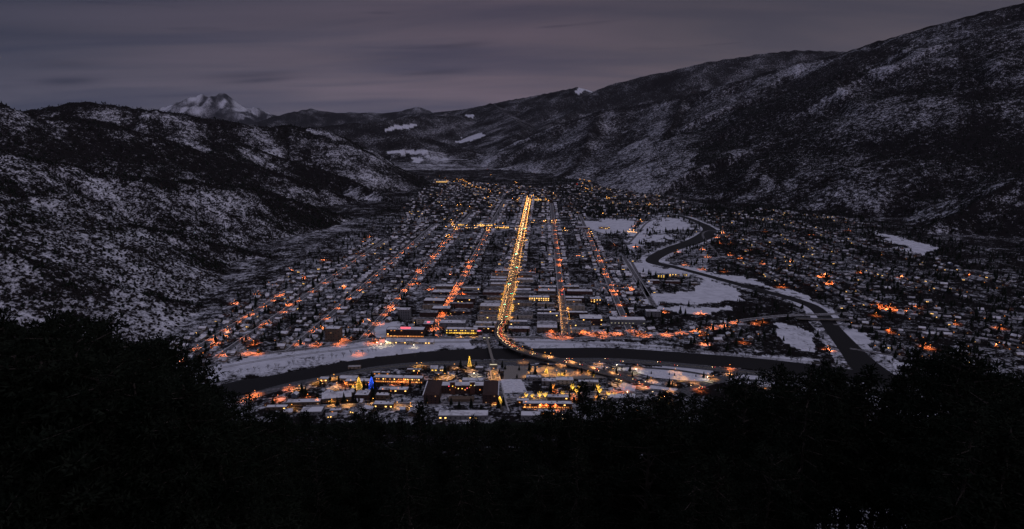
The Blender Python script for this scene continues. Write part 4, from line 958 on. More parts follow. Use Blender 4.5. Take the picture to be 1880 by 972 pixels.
for x, y, p in ((45,525,.8),(10,565,1),(75,440,1.8),(60,430,1),(168,335,1.2),(235,245,1),(220,265,.8),(265,205,1),(410,375,1.1),(410,402,1.1),(395,440,.6),(290,460,.5),(318,555,1.1),(148,560,1),(275,640,1),(262,745,.9),(370,600,1),(330,590,.8),(300,590,.8),(240,710,1.2),(250,780,1.2),(190,830,1.3),(175,880,1.2),(340,560,.7),(290,680,1),(220,800,1),(232,735,.8),(600,450,.8),(680,440,1),(760,440,1),(850,440,.8),(870,440,.6),(960,575,1),(900,565,.8),(1045,360,1.2),(1040,390,.7),(1030,237,.8),(1170,330,.8),(1310,365,.8),(1408,262,.5),(1340,570,1),(1405,570,1.4),(1110,545,.8),(1340,455,.6),(1200,862,1),(1262,866,1),(1340,860,1.5),(1430,866,1.5),(1330,880,1),(1000,885,.9),(1050,890,1),(1090,885,.9),(980,860,.6)): LP.append((*c6(x, y), 'orange', p))
for x, y, p in ((35,560,2),(10,550,1.4),(130,875,1.3),(90,870,1),(275,872,1.5),(370,862,1.6),(485,852,2.2),(500,870,1.4),(585,825,1.4),(675,812,2.2),(755,792,1.8),(890,795,1.4),(935,785,1),(512,728,1.2),(255,715,1),(800,925,1),(540,935,.9),(65,270,.8),(60,130,.7),(95,97,.8),(625,205,1.2),(640,245,1.2),(660,175,.8),(715,250,.6),(525,288,.9),(555,340,1),(710,325,1),(780,350,1),(670,440,.8),(930,385,.7),(930,455,.7),(525,425,.6),(405,392,.7),(1270,190,1.4),(950,165,.8),(1365,465,2),(1340,475,1.2),(1405,525,1.4),(1385,520,1),(1080,545,1),(1050,545,.8),(1125,370,.7),(350,305,.5),(705,205,.6),(840,290,.6)): LP.append((*c7(x, y), 'orange', p))
for x, y, p in ((30,155,1),(235,130,.8),(110,380,2),(85,385,1.2),(145,425,1.2),(305,365,.8),(535,390,1.2),(910,382,1.6),(425,560,2.6),(395,545,2),(495,572,2),(450,575,1.6),(470,555,1.4),(570,580,1),(610,560,.8),(690,785,2),(665,775,1),(120,790,1.2),(1085,672,.9),(1075,770,.8),(465,692,.7),(830,647,.5),(390,603,.6)): LP.append((*c8(x, y), 'orange', p))
# far end golden lights
f1 = lambda x, y: (760+x*.1383, 310+y*.1383); f2 = lambda x, y: (1000+x*.1383, 310+y*.1383)
for x, y, p in ((190,108,.7),(430,168,1.4),(455,165,1),(345,110,.5),(415,130,.5),(575,148,1),(615,155,1),(640,150,1.2),(660,165,1.2),(680,175,1),(700,185,.8),(725,205,2.4),(745,205,1.6),(780,225,1),(805,240,1),(825,250,1.2),(850,260,1.4),(880,252,2),(890,268,1),(935,272,.9),(990,288,.9),(1015,310,1),(650,225,.6),(685,228,.6),(590,175,.6),(530,178,.6),(1090,220,1),(980,210,.5),(1365,190,2),(1345,185,1.2),(1390,258,1.8),(1280,175,.6),(1235,322,.7),(1140,335,.7),(935,398,.9),(985,388,.5),(1025,90,.6),(740,518,1.3),(640,608,1.2),(620,490,.8),(577,492,.8),(365,503,.6),(1025,497,.8),(1195,492,1.8),(1430,342,.8),(1460,345,.7),(1490,410,1),(1485,460,1),(1475,490,.8),(1585,360,2.4),(1620,380,1.6),(1650,412,1.5),(1660,425,1),(1710,430,1.2),(1745,415,1),(1785,437,1.3),(1705,295,.8),(1855,335,.9),(495,695,1),(515,730,1.2),(510,770,1.8),(540,790,1),(570,795,.8),(700,775,.8),(805,773,.8),(880,765,1),(915,762,1),(1010,805,1.2),(965,810,.8),(1075,757,.5),(1180,745,.7),(1195,785,.8),(435,905,1.8),(465,900,1),(425,790,.5),(1350,820,.6),(1400,400,.9),(1370,425,.9),(1310,410,.6),(1720,710,1.2),(1595,705,.9),(1745,705,.8),(1830,705,.7)): LP.append((*f1(x, y), 'goldfar', p))
for x, y, p in ((470,155,.6),(525,155,.6),(580,175,.7),(600,178,.7),(500,205,.7),(490,248,.7),(540,268,1),(568,278,1.2),(625,298,.5),(825,388,1.4),(853,398,1.6),(118,335,1.6),(50,432,1.6),(20,420,1.4),(1232,468,1),(155,700,1.8),(95,708,1),(12,708,1),(265,810,1.2),(615,857,1.8),(1270,692,1),(1180,835,1),(1130,825,.9),(775,605,1),(1130,448,.9),(1400,480,1)): LP.append((*f2(x, y), 'goldfar', p))
# near bank lamps
n1 = lambda x, y: (350+x*.2058, 600+y*.2058); n3 = lambda x, y: (960+x*.1852, 620+y*.1852); n2 = lambda x, y: (680+x*.2058, 600+y*.2058)
for x, y, p, k in ((575,600,1.6,'orange'),(500,640,1,'orange'),(885,545,1.2,'orange'),(970,553,1.2,'gold'),(780,640,1,'orange'),(1135,495,1,'gold'),(1280,455,.6,'gold'),(1130,668,1,'orange'),(1260,678,.7,'gold'),(1370,515,1,'orange'),(1430,505,1,'gold'),(1305,530,1,'gold'),(1400,690,.5,'gold'),(1630,670,.5,'gold'),(905,725,.6,'gold'),(1190,120,0,'white'),(1045,632,.8,'orange')):
    if p: LP.append((*n1(x, y), k, p*.9))
for x, y, p, k in ((415,350,.7,'gold'),(455,347,.7,'gold'),(575,375,1,'gold'),(610,453,.8,'gold'),(665,445,1,'gold'),(695,440,1.6,'gold'),(860,483,1,'gold'),(925,437,1.4,'white'),(300,490,1,'orange'),(390,480,.8,'orange'),(420,440,1.4,'orange'),(470,470,.8,'orange'),(250,500,.8,'orange'),(512,575,.6,'gold'),(360,710,.8,'gold'),(240,703,.5,'gold'),(665,832,.5,'gold'),(845,832,.7,'gold'),(110,585,.9,'orange'),(250,575,.6,'orange'),(750,360,.5,'gold'),(880,380,1.2,'gold'),(20,135,1.6,'orange'),(90,120,1.2,'orange'),(140,150,1.6,'white'),(60,160,1.0,'white'),(1100,400,.8,'gold'),(1110,450,.7,'gold')): LP.append((*n2(x, y), k, p*.9))
for x, y, p, k in ((335,355,.8,'gold'),(430,362,.8,'gold'),(240,345,.8,'gold'),(930,295,.8,'white'),(1120,335,.6,'white'),(1565,397,.8,'gold'),(950,448,1.4,'gold'),(1035,565,.4,'white'),(295,530,1.2,'orange'),(500,600,1,'orange'),(520,560,.9,'orange'),(30,668,.5,'orange'),(230,690,1.4,'orange'),(320,690,1.2,'orange'),(180,690,1,'orange'),(395,795,.5,'white'),(900,545,1,'orange'),(1390,590,.8,'gold'),(1400,640,.8,'gold'),(1150,470,.5,'orange'),(700,375,.8,'gold'),(100,320,.6,'gold'),(250,290,.9,'gold'),(60,380,.5,'gold'),(1000,530,.6,'orange')): LP.append((*n3(x, y), k, p*.9))
for x, y, p, k in ((250,500,.8,'white'),(1300,660,1.2,'orange'),(1285,715,1.2,'orange'),(1450,672,.4,'orange'),(1340,675,.6,'orange')):
    px_, py_ = (1240+x*.234, 580+y*.234) if x < 600 else (x, y); LP.append((px_, py_, k, p*.8))
LP = [l_ for l_ in LP if l_[1] < 770]
rows = {}
in_water = keep_from(rp_, 34); in_fork = keep_from(fp, 22)
for (px, py, k, p) in LP:
    if in_water(*G(px, py, 2.5)) or in_fork(*G(px, py, 2.5)): continue
    hz = 7 if 'far' not in k else 8; x, y = G(px, py, 2.5)
    if ground(x, y) > 1: x, y = x, y
    s, t_ = ST(x, y)
    if y < 1230: reg = 'near river bank'
    elif s > 1500: reg = 'far end of town'
    elif t_ > 450 and s < 1500: reg = 'right-hand neighbourhood past the fork' if PX(x, y, 0)[0] > 1500 else 'flats beside the fork'
    elif -160 < s < -60: reg = 'road along the far river bank'
    else: reg = SNAME[min(SNAME, key=lambda q: abs(q-t_))]
    rows.setdefault((reg, 'orange' if 'orange' in k else 'golden' if 'gold' in k else 'white'), []).append((x, y, k, p))
lampxy = []
for (reg, colr), ls in rows.items():
    bys = 'of main' in reg or reg == 'main street'
    ls.sort(key=(lambda q: ST(q[0], q[1])[0]) if bys else (lambda q: q[0]))
    for i, (x, y, k, p) in enumerate(ls):
        z = ground(x, y); sc = 1.0
        lb_ = (f"{colr} street lamp, {ordn(i+1)} {'from the river' if bys else 'from the left'}, {'on ' if 'of main' in reg or 'street' in reg else 'at '}{reg}")
        lampxy.append((x, y, k, p))
        far = 'far' in k; pw = PW*(1.25*p)*(5.0 if far else 7.0 if y > 1230 else 4.5)*(1.0 if x < 700 else 1.6)
        lampat(k, (x-1.5, y, z), 0, lb_, 'scattered street lamps', 1.0, None if far and p < .75 else (GOLD if ('gold' in k and 'far' not in k) or k == 'goldfar' else SOD if 'orange' in k else WARM, pw, 6.6 if not far else 7.8))
side_no = {}
def side_lamp(s, t_, p, sgn=1):
    nm = SNAME[t_]; side_no[nm] = side_no.get(nm, 0)+1
    x, y = S(s, t_+sgn*6.5); lampat('orange', (x, y, 0), SROT+(0 if sgn < 0 else math.pi), f"kerbside orange lamp, {ordn(side_no[nm])} of the evenly spaced ones on {nm}", 'evenly spaced orange kerb lamps', 1.0, (SOD, PW*p*2.3, 6.6))
for s in np.arange(-70, 340, 34): side_lamp(s, -145, 1.9, 1 if int(s) % 2 else -1)
for s in np.arange(360, 1500, 105): side_lamp(s, -145, 1.6)
for s in np.arange(-110, 1400, 75): side_lamp(s, -281, 1.5 if s < 400 else .9)
for s in np.arange(-180, 1000, 90): side_lamp(s, -404, 1.3 if s < 300 else .8)
for s in np.arange(-250, 800, 100): side_lamp(s, -525, 1.6 if s < 0 else .9)
for s in np.arange(-280, 250, 62): side_lamp(s, -590, 2.2 if s < -60 else 1.0)
for s in np.arange(-60, 1500, 105): side_lamp(s, 272, 1.3 if s < 300 else .8)
for s in np.arange(300, 1700, 105): side_lamp(s, 135, 1.1)
for i, (px, py, hz, p) in enumerate(((1010,657,8.4,1.3),(1050,667,8.2,1.3),(1090,677,6.6,1.4),(1125,686,4,1.4),(1160,694,1,1.6),(1195,702,.5,1.4),(1235,708,.5,1.4),(1275,706,.5,1.3),(1310,698,.5,1.2),(1340,690,.5,1.1),(1180,714,.5,1.4),(1230,722,.5,1.2),(1100,672,.3,1),(1170,678,.3,1),(1240,686,.3,1),(1300,694,.3,1),(960,668,.3,1.2),(1030,674,.3,1.6),(985,682,.3,1.6),(1060,688,.3,1.4))):
    x, y = G(px, py, hz); lampat('orange' if i % 3 == 1 else 'gold', (x, y+6, hz if i < 4 else 0), 0, f"interchange lamp, {ordn(i+1)} of those following the bridge deck, junction and ramps", 'interchange lamps', .8, ((1, .40, .12), PW*p*2.6, 6.6))
for i in range(2, 40, 4):
    x, y, z = bpath[i]; lampat('gold', (x+8.4, y, z), math.pi, f"golden lamp on the bridge parapet, {ordn(i//4+1)} from the town end", 'bridge lamps', .8, (GOLD, PW*(1.6 if i < 22 else .6), 6.4))
LAMPS.sort(key=lambda l_: math.hypot(l_[1][0], l_[1][1]))
for (key, loc, rz, lab, grp, sc, lt) in LAMPS[:280]:
    o = place(key, loc, rz, lab, 'street lamp', grp, (sc,)*3)
    if lt: light(o, *lt)
far_l = bake('far_street_lamps', [(l_[1][0], l_[1][1], l_[1][2], l_[2], 1.0, l_[0]) for l_ in LAMPS[280:]], {k: [(mb.v, tri_of(mb.f), mn) for mb, mn in v] for k, v in LMB.items()}, 'chains of tiny golden and orange lamps at the far end of town', 'street lamps')
for l_ in LAMPS[280:]:
    if l_[6]: q = light(far_l, *l_[6]); q.location = (l_[1][0]+1.5*math.cos(l_[2]), l_[1][1]+1.5*math.sin(l_[2]), l_[1][2]+l_[6][2])

# traffic signals
pole = MB().cyl((0, 0, 0), (0, 0, 6), .14, .1, 6).mesh('pole', 'metal'); arm = MB().cyl((0, 0, 5.9), (6, 0, 6.2), .09, .06, 5).mesh('arm', 'metal')
hb = MB().box(2.6, 3.2, -.25, .25, 5.2, 6.6).mesh('signal_head', 'metal'); hb2 = MB().box(5.4, 6.0, -.25, .25, 5.2, 6.6).mesh('signal_head', 'metal')
for col in ('green', 'red'):
    define('sig'+col, 'traffic_signal', [('pole', pole), ('arm', arm), ('signal_head', hb, [('lens', MB().ball((2.9, -.5, 5.6), .34, .8).mesh('lens', col+'_signal'))]), ('signal_head', hb2, [('lens', MB().ball((5.7, -.5, 5.6), .34, .8).mesh('lens', col+'_signal'))])])
for k, s in enumerate((19, 124, 229, 332, 545, 764, 1334, 2000)):
    x, y = S(s-4, -10 if k % 2 else 1); o = place('siggreen' if k != 2 else 'siggreen', (x, y, .3), SROT, f"green traffic signal on a mast arm, {ordn(k+1)} from the river on main street", 'traffic signal', 'main street signals', (1+k*.12,)*3)
for k, (px, py) in enumerate(((1028,539),(1028,545),(848,600),(964,428),(1058,341),(893,314))):
    x, y = G(px, py); place('sigred', (x, y, .3), SROT, ['upper red signal on the first street right','lower red signal on the first street right','red signal on the first street left','red signal beside the golden far main street','red light at the far right valley edge','lone red light beyond the far end of town'][k], 'traffic signal', 'red signals', (1+.15*k,)*3)

# ------------------------------------------------------------------ cars
def car_proto(key, bodym, hl_, hs=1.0):
    body = MB(); prof = [(-2.2, .35), (2.2, .35), (2.25, .75), (1.3, .95), (.75, 1.45), (-1.1, 1.48), (-1.9, 1.0), (-2.25, .9)]
    n = len(prof)
    for yy in (-.88, .88): body.v += [(yy*(1 if z < 1.0 else .82), x, z) for x, z in prof]
    for i in range(n): j = (i+1) % n; body.f.append((i, j, n+j, n+i))
    body.f.append(tuple(range(n-1, -1, -1))); body.f.append(tuple(range(n, 2*n)))
    parts = [('body', body.mesh('body', bodym))]
    gl = MB(); gl.quad((-.66, 1.27, 1.0), (.66, 1.27, 1.0), (.62, .83, 1.4), (-.62, .83, 1.4)); gl.quad((.62, -1.2, 1.43), (-.62, -1.2, 1.43), (-.66, -1.86, 1.04), (.66, -1.86, 1.04)); parts.append(('windscreen', gl.mesh('windscreen', 'glass')))
    wl = MB().cyl((-.92, 0, .33), (-.7, 0, .33), .33, .33, 8)
    for (x, y) in ((-.05, 1.4), (1.66, 1.4), (-.05, -1.4), (1.66, -1.4)):
        q = MB(); q.v = [(a+x, b_+y, c) for a, b_, c in wl.v]; q.f = wl.f; parts.append(('wheel', q.mesh('wheel', 'metal')))
    for sx in (-.62, .62):
        parts.append(('headlight', MB().ball((sx, 2.28, .72), .24*hs, .8).mesh('headlight', 'headlight'))); parts.append(('taillight', MB().ball((sx, -2.28, .82), .2*hs, .8).mesh('taillight', 'taillight')))
    define(key, 'car', parts)
M['paint_dark'] = mat('paint_dark', (.03, .03, .035), .35); M['paint_silver'] = mat('paint_silver', (.35, .35, .37), .35, metal=.5); M['paint_red'] = mat('paint_red', (.2, .02, .02), .35)
PN = ['dark', 'silver', 'red']
for i, c in enumerate(PN): car_proto('car%d' % i, 'paint_'+c, None); car_proto('carfar%d' % i, 'paint_'+c, None, 1.9)
def cars_on(path, spac, off, toward, where, jit=.4, far=False, fs=None, grp='cars in traffic'):
    P = np.array(path, float)
    if P.shape[1] == 2: P = np.column_stack([P, np.full(len(P), .3)])
    cum = np.concatenate([[0], np.cumsum(np.hypot(P[1:, 0]-P[:-1, 0], P[1:, 1]-P[:-1, 1]))]); d = 3; i = 0
    while d < cum[-1]:
        x, y, z = (np.interp(d, cum, P[:, k]) for k in range(3)); x2, y2 = (np.interp(min(d+3, cum[-1]), cum, P[:, k]) for k in range(2)); x1, y1 = (np.interp(d-3, cum, P[:, k]) for k in range(2))
        h = math.atan2(y2-y1, x2-x1); nx, ny = math.sin(h), -math.cos(h); i += 1; k = random.randrange(3)
        rz = h-math.pi/2+(math.pi if toward else 0)
        o = place(('carfar%d' if (fs or (lambda y_: y_ > 2200))(y) else 'car%d') % k, (x+nx*off, y+ny*off, z+.06), rz, f"{PN[k]} car {'with glowing headlights' if toward else 'showing red taillights'}, {ordn(i)} {where}", 'car', grp)
        d += spac*random.uniform(1-jit, 1+jit)
def sl_path(a, b_): return [(*S(s, 0), .32) for s in np.linspace(a, b_, 60)]
# coming towards the viewer on the left lanes, going away on the right lanes
bp_in = bpath[:int(len(bpath)*.42)]; bp_out = bpath[int(len(bpath)*.42):]
cars_on(bp_in, 9, -5.2, True, 'along the outer lane at the bridge bend', .2); cars_on(bp_in, 9, -2.2, True, 'along the inner lane at the bridge bend', .2)
cars_on(bp_in, 10, 2.0, False, 'queuing away at the bridge bend', .2)
cars_on(bp_out, 34, -3.2, True, 'from the town end of the bridge deck', .5); cars_on(bp_out, 55, 3.2, False, 'climbing the bridge towards town', .5)
cars_on(sl_path(8, 340), 16, -5.5, True, 'from the bridge, left lane of lower main street'); cars_on(sl_path(8, 340), 26, 3, False, 'from the bridge, right lane of lower main street')
cars_on(sl_path(345, 2700), 34, -2.5, True, 'from the bridge, left lane of upper main street', .5); cars_on(sl_path(345, 2700), 50, -6.5, True, 'from the bridge, kerb lane of upper main street', .5); cars_on(sl_path(345, 2700), 70, 4, False, 'from the bridge, right lane of upper main street', .5)
hw = smooth_path(gp([(1040,661),(1145,663),(1260,672),(1350,682)])); cars_on(np.column_stack([hw, np.full(len(hw), .4)]), 62, -5, True, 'from the left on the dark highway', .6); cars_on(np.column_stack([hw, np.full(len(hw), .4)]), 120, 5, False, 'from the left on the dark highway going away', .6)
for i, (px, py, tw, lb) in enumerate(((1128,691,1,'upper left car of the cluster at the bridge foot'),(1133,697,1,'middle car of the cluster at the bridge foot'),(1141,700,1,'lower car of the cluster at the bridge foot'),(1160,698,1,'lone car right of the bridge foot cluster'),(1176,706,0,'car with red lights entering the junction'),(1189,712,0,'second red-lit car in the junction'),(1186,702,1,'white-lit car between the snow islands'),(1199,720,1,'car leaving the junction at lower right'),(1220,729,1,'pale-lit car nearest the treetops'),(1286,714,0,'orange-lit car at the right of the interchange'),(1292,712,0,'car beside the orange-lit one at the interchange'),(1115,676,1,'car on the upper ramp under the white lamp'),(1269,708,1,'car on the ramp below the oval snow island'))):
    x, y = G(px, py); place('car%d' % (i % 3), (x, y, .55), (math.pi-.5 if tw else .8), lb+(', headlights on' if tw else ''), 'car', 'cars around the interchange')

# ------------------------------------------------------------------ festive lit trees
def bulbs_on(mb, pts, r):
    for p in pts: mb.ball(p, r)
def xmas(key, m_, hgt, rad, n=150, br=.3):
    tr, cw = conifer_mb(9); k = hgt/9.5
    sc = lambda mb, sx, sz: [(a*sx, b_*sx, c*sz) for a, b_, c in mb.v]
    tr.v = sc(tr, rad/2.8, k); cw.v = sc(cw, rad/2.8, k); mb = MB(); r = random.Random(3)
    for i in range(n):
        u = (i+.5)/n; z = 1+u*(hgt-1); q = rad*(1-u)**.9*1.02+.1; a = i*2.39996; mb.ball((q*math.cos(a), q*math.sin(a), z+r.uniform(-.2, .2)), br*r.uniform(.7, 1.2))
    define(key, 'festive_conifer', [('trunk', tr.mesh('trunk', 'bark')), ('crown', cw.mesh('crown', 'needle')), ('light_string', mb.mesh('light_string', m_))])
xmas('xgold', 'gold_bulb', 22, 5.5, 230, .36); xmas('xblue', 'blue_bulb', 22, 5.5, 230, .36); xmas('xsmall', 'gold_bulb', 9, 3.2, 110, .32); xmas('xthin', 'gold_bulb', 20, 3.4, 150, .36)
def fan(key, m_, br=.25):
    r = random.Random(hash(key) % 99); tr = MB().cyl((0, 0, -.3), (0, 0, 2.4), .28, .2, 6); cw = MB(); lb = MB()
    for i in range(9):
        a = 6.283*i/9+r.random(); q = Vector((math.cos(a)*r.uniform(1.8, 3.4), math.sin(a)*r.uniform(1.8, 3.4), r.uniform(5.2, 7.8))); p = Vector((0, 0, 2.2)); cw.cyl(p, q, .12, .05, 4)
        for k in range(9): c = p.lerp(q, k/8); lb.ball(tuple(c+Vector((r.uniform(-.25, .25), r.uniform(-.25, .25), 0))), br)
    for k in range(6): lb.ball((.1*(k % 2), 0, .4*k+.2), br)
    define(key, 'festive_tree', [('trunk', tr.mesh('trunk', 'bark')), ('branches', cw.mesh('branches', 'bark')), ('light_string', lb.mesh('light_string', m_))])
fan('fgold', 'gold_bulb'); fan('forange', 'orange_bulb', .22)
def ptree(key, px, py, label, lc=GOLD, pw=1.0, sc=1.0, zc=4, grp=None):
    x, y = G(px, py, zc); o = place(key, (x, y, 0), random.uniform(0, 6), label, 'tree', grp, (sc,)*3)
    if pw: light(o, lc, PW*pw, 3, 1.5 if key[0] == 'f' else 6, -4)
    occ_add(x, y, 3)
ptree('xgold', 659, 705, 'tall conifer wrapped in golden lights left of the blue one', pw=.9, zc=9)
ptree('xblue', 682, 705, 'tall conifer wrapped in blue lights', (.05, .12, 1), .6, zc=9)
ptree('xsmall', 648, 711, 'small golden lit tree at the left foot of the tall golden one', pw=.4, sc=.8)
ptree('xthin', 862, 666, 'slim twisted golden lit tree on the near river bank', pw=.9, zc=8)
ptree('xsmall', 917.5, 735, 'cone-shaped yellow lit tree right of the brick hotel', pw=1.0, sc=1.25, zc=5)
ptree('xsmall', 1003, 682, 'star-topped golden lit tree under the bridge', pw=.8, sc=.95); ptree('xsmall', 1026, 686, 'left of two little golden lit trees under the bridge', pw=.5, sc=.6); ptree('xsmall', 1032, 686.5, 'right of two little golden lit trees under the bridge', pw=.5, sc=.6)
for i, (x, y) in enumerate(((966,727),(977,727.5),(991,727),(1001,727.5),(1033,725),(1045,727),(1051,713),(1059,720),(1063,711),(1015,712),(1098,712),(1101,720),(1094,730),(1117,726),(1128,725))):
    ptree('fgold' if i % 3 else 'forange' if i in (9, 12) else 'fgold', x, y, f"bare tree wrapped in golden lights, {ordn(i+1)} of the motel row", pw=.55, sc=random.uniform(.95, 1.35), grp='golden lit trees by the motels')
for sg, sd_ in ((-1, 'left'), (1, 'right')):
    for i in range(16):
        s = 30+i*18.5; x, y = S(s, sg*15.5)
        place('fgold', (x, y, 0), i, f"golden lit street tree, {ordn(i+1)} from the bridge on the {sd_} pavement of main street", 'tree', 'lit trees along main street', (.75,)*3)
# light under the bridge and fronts that glow
for px, py, p, c in ((1000,686,1.2,GOLD),(1080,684,1.0,GOLD),(845,616,2.2,GOLD),(870,616,1.6,GOLD),(730,622,1.0,SOD),(700,634,1.6,WARM),(760,636,.7,WARM),(1050,600,1.0,SOD),(905,600,1.2,SOD),(660,710,.9,SOD),(720,706,1.2,SOD),(750,703,1.0,SOD)):
    x, y = G(px, py, 3); o = place('white' if c == WARM else 'gold', (x-1.5, y, 0), 0, f"lamp standing before the {'golden restaurant front' if abs(px-857) < 20 else 'orange lodge' if py > 700 else 'station' if py > 630 else 'shops'}, {ordn(int(px) % 17+1)} of the front lamps", 'street lamp', 'lamps before lit fronts', (.8,)*3); light(o, c, PW*p*1.2, 6.3)

# ------------------------------------------------------------------ near treeline: pines on the viewer's own slope
def near_pine(seed, rounded, lift=0.0):
    r = np.random.default_rng(seed); H_ = 10.0; V_ = []; L_ = []; limbs = MB()
    nl = 58
    for i in range(nl):
        u = (i+.5)/nl; z = .9+lift+u*(H_-1.1-lift)
        prof = (1-u)**.75*1.0 if not rounded else math.sqrt(max(0, 1-((u-.35)/.68)**2))
        rad = (2.2 if not rounded else 2.7)*prof*r.uniform(.6, 1.15)+.15; a = i*2.39996+r.uniform(-.4, .4)
        tip = np.array([math.cos(a)*rad, math.sin(a)*rad, z+rad*(.15 if rounded else -.22)+r.uniform(-.2, .3)]); root = np.array([0, 0, z-.1])
        limbs.cyl(tuple(root), tuple(tip*.92+root*.08), .05, .012, 3)
        nc = max(2, int(rad*4.2))
        for j in range(nc):
            f = .3+.7*(j+r.random())/nc; c = root+(tip-root)*f; L_.append((c, .20+.22*(1-abs(f-.6))))
    L_.append((np.array([0, 0, H_]), .15)); L_.append((np.array([0, 0, H_-.35]), .25))
    tris = []
    for c, q in L_:
        n = 30; d = r.normal(size=(n, 3)); d /= np.linalg.norm(d, axis=1)[:, None]; p = c+d*(q*r.random((n, 1))**.5)*np.array([1.25, 1.25, .8]); dirv = d+r.normal(size=(n, 3))*.6; dirv /= np.linalg.norm(dirv, axis=1)[:, None]
        sd = np.cross(dirv, r.normal(size=(n, 3))); sd /= np.linalg.norm(sd, axis=1)[:, None]; l_ = r.uniform(.14, .26, (n, 1)); wdt = r.uniform(.03, .055, (n, 1))
        tris.append(np.stack([p-sd*wdt, p+sd*wdt, p+dirv*l_], 1))
    T = np.concatenate(tris).reshape(-1, 3); Fq = np.arange(len(T)).reshape(-1, 3)
    cw = mesh_np('crown', T, Fq, [M['needle']]); tk = MB().cyl((0, 0, -1.2), (0, 0, H_*.97), .17, .03, 7).mesh('trunk', 'bark')
    define('pine%d' % seed, 'pine_tree', [('trunk', tk), ('crown', cw), ('limbs', limbs.mesh('limbs', 'bark'))])
for i in range(7): near_pine(i, i in (1, 3, 4), (1.6, 2.6)[i-5] if i > 4 else 0)
SKY = [(-30,575),(0,579),(30,590),(62,588),(95,580),(125,564),(150,590),(185,602),(215,612),(245,632),(290,626),(312,640),(338,645),(372,664),(395,700),(425,716),(455,737),(490,752),(520,757),(560,768),(592,766),(640,775),(668,764),(700,770),(735,765),(770,750),(800,778),(830,786),(870,776),(905,782),(930,774),(970,786),(1012,742),(1045,748),(1071,712),(1100,726),(1125,738),(1150,738),(1172,742),(1196,723),(1222,730),(1250,714),(1275,722),(1300,742),(1322,738),(1345,720),(1372,701),(1395,715),(1412,735),(1435,682),(1462,690),(1490,667),(1520,676),(1545,668),(1575,690),(1600,684),(1630,700),(1655,676),(1685,655),(1715,648),(1745,655),(1770,640),(1800,660),(1830,690),(1860,698),(1890,690),(1920,670)]
pines = []
def kray(py): b_ = 486-py; return (F*s_-b_*c_)/(F*c_+b_*s_)
skx = np.array([p[0] for p in SKY]); sky_ = np.array([p[1] for p in SKY])
GAPS = [(1535,1640,900,990), (1580,1622,775,850), (1165,1190,815,850)]
def put(px, pyt, Hh, lab, grp, kd=None):
    for q in (0, 1):
        k_ = kray(pyt); dd = (Hh-2.5)/max(.62-k_, .013)
        if dd > 0:
            gz = ground((px-940)*dd/(F*c_+(486-pyt)*s_), dd); _, pb = PX(0.0, dd, gz); hw_ = .31*Hh/dd*F
            if 'treeline' not in lab and any(a-hw_ < px < b_+hw_ and pb > c and pyt < d_ for a, b_, c, d_ in GAPS): return
    k = kray(pyt); den_ = .62-k
    if den_ < .012: return
    d = (Hh-2.5)/den_
    if d < 9 or d > 230: return
    for _ in range(3):
        x = (px-940)*d/(F*c_+(486-pyt)*s_); g = ground(x, d); Hh2 = CZ-k*d-g
        if Hh2 < 2.0 or Hh2 > 22: return
        break
    pines.append((x, d, g, Hh2, px, lab, grp))
srt = sorted(SKY)
for i, (px, py) in enumerate(srt):
    put(px, py-(14 if i % 3 == 1 else 0)+(6 if i % 3 == 2 else 0), random.uniform(8.5, 13.5), f"black pine, {ordn(i+1)} from the left along the near treeline", 'pines along the near treeline')
zn_ = [(-40, 'below the leftmost treetops'), (110, 'under the tall treetop at left'), (240, 'under the pale left slope'), (350, 'below the orange-lit left streets'), (470, 'below the motel row and ribbed shed'), (600, 'below the blue lit tree'), (700, 'below the orange pool lodge'), (790, 'below the big brick hotel'), (905, 'below the cone-shaped yellow tree'), (1000, 'below the long two-storey motel'), (1090, 'under the last golden lit trees'), (1200, 'below the interchange'), (1330, 'under the roof peeping through treetops'), (1440, 'above the snowy gap'), (1560, 'right of the snowy gap'), (1680, 'under the two highest right treetops'), (1800, 'in the far right corner')]
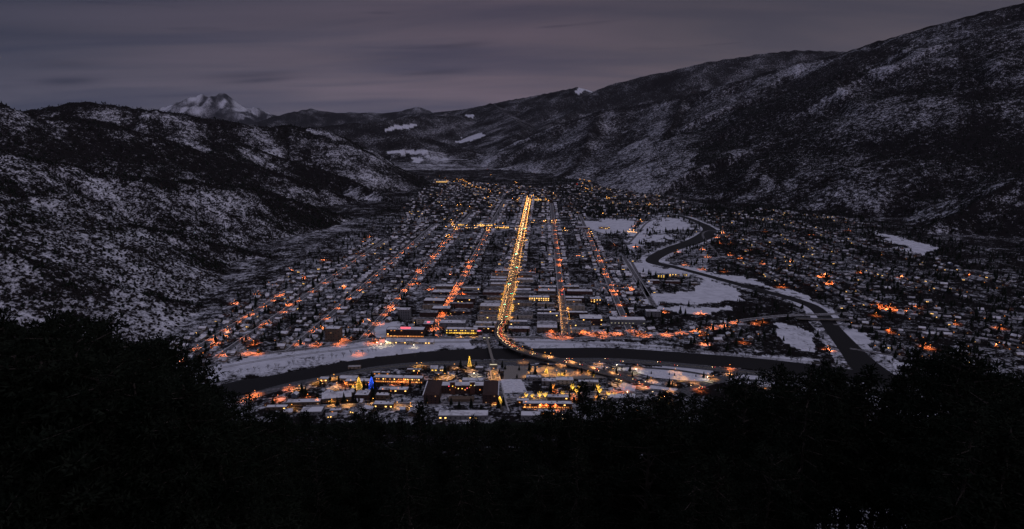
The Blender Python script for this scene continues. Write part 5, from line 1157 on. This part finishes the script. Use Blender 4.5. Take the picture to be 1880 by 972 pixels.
zones = [(a, zn_[i+1][0] if i+1 < len(zn_) else 1990, 'black pine in the dark mass '+t_) for i, (a, t_) in enumerate(zn_)]
tries = 0; cnt = 0
while cnt < 222 and tries < 4000:
    tries += 1; px = random.uniform(-40, 1920); top = np.interp(px, skx, sky_); py = top+abs(random.gauss(0, 1))*80+34
    if py > 985: continue
    k = kray(py); lo_h = 2.5+(.62-k)*14
    Hh = max(lo_h, random.uniform(4.5, 10.5)); n0 = len(pines)
    # leave the few snowy gaps open
    w_px = 40
    z_ = [z for z in zones if z[0] <= px < z[1]][0]
    put(px, py, Hh, z_[2], z_[2].replace('black pine', 'pines'))
    if len(pines) > n0:
        cnt += 1
for i, (x, y, g, Hh, px, lab, grp) in enumerate(pines):
    kd = random.choice((5, 6)) if ('treeline' in lab and (1490 < px < 1700)) else random.choice((0, 2, 0, 2, 1, 3, 4)); w_ = random.uniform(.75, 1.1)*(Hh/10)**.75 if Hh > 5 else random.uniform(.9, 1.3)*Hh/10*1.3
    place('pine%d' % kd, (x, y, g-.2), random.uniform(0, 6.28), lab, 'tree', grp, (w_, w_, Hh/10))
# ------------------------------------------------------------------ thin evening haze over the whole valley
hzb = MB().box(-92000, 92000, -92000, 92000, -202, 2600); hme = bpy.data.meshes.new('haze'); hme.from_pydata(hzb.v, [], hzb.f)
hm = bpy.data.materials.new('haze_air'); hm.use_nodes = True; ht_ = hm.node_tree; ht_.nodes.remove(ht_.nodes['Principled BSDF'])
pv = ht_.nodes.new('ShaderNodeVolumePrincipled'); pv.inputs['Color'].default_value = (.80, .84, 1.0, 1); pv.inputs['Density'].default_value = HAZE; pv.inputs['Anisotropy'].default_value = .1
ht_.links.new(pv.outputs[0], ht_.nodes['Material Output'].inputs['Volume']); hme.materials.append(hm); hm.cycles.homogeneous_volume = True
tag(link('haze', hme), 'thin bluish evening haze filling the valley air', 'haze', kind='stuff')
print('PINES', len(pines), 'HOUSES', len(houses), len(vis), 'OBJ', len(bpy.data.objects), 'LIGHTS', len([o for o in bpy.data.objects if o.type == 'LIGHT']), 'STUFF', len(stuff_b), len(stuff_c), len(it))
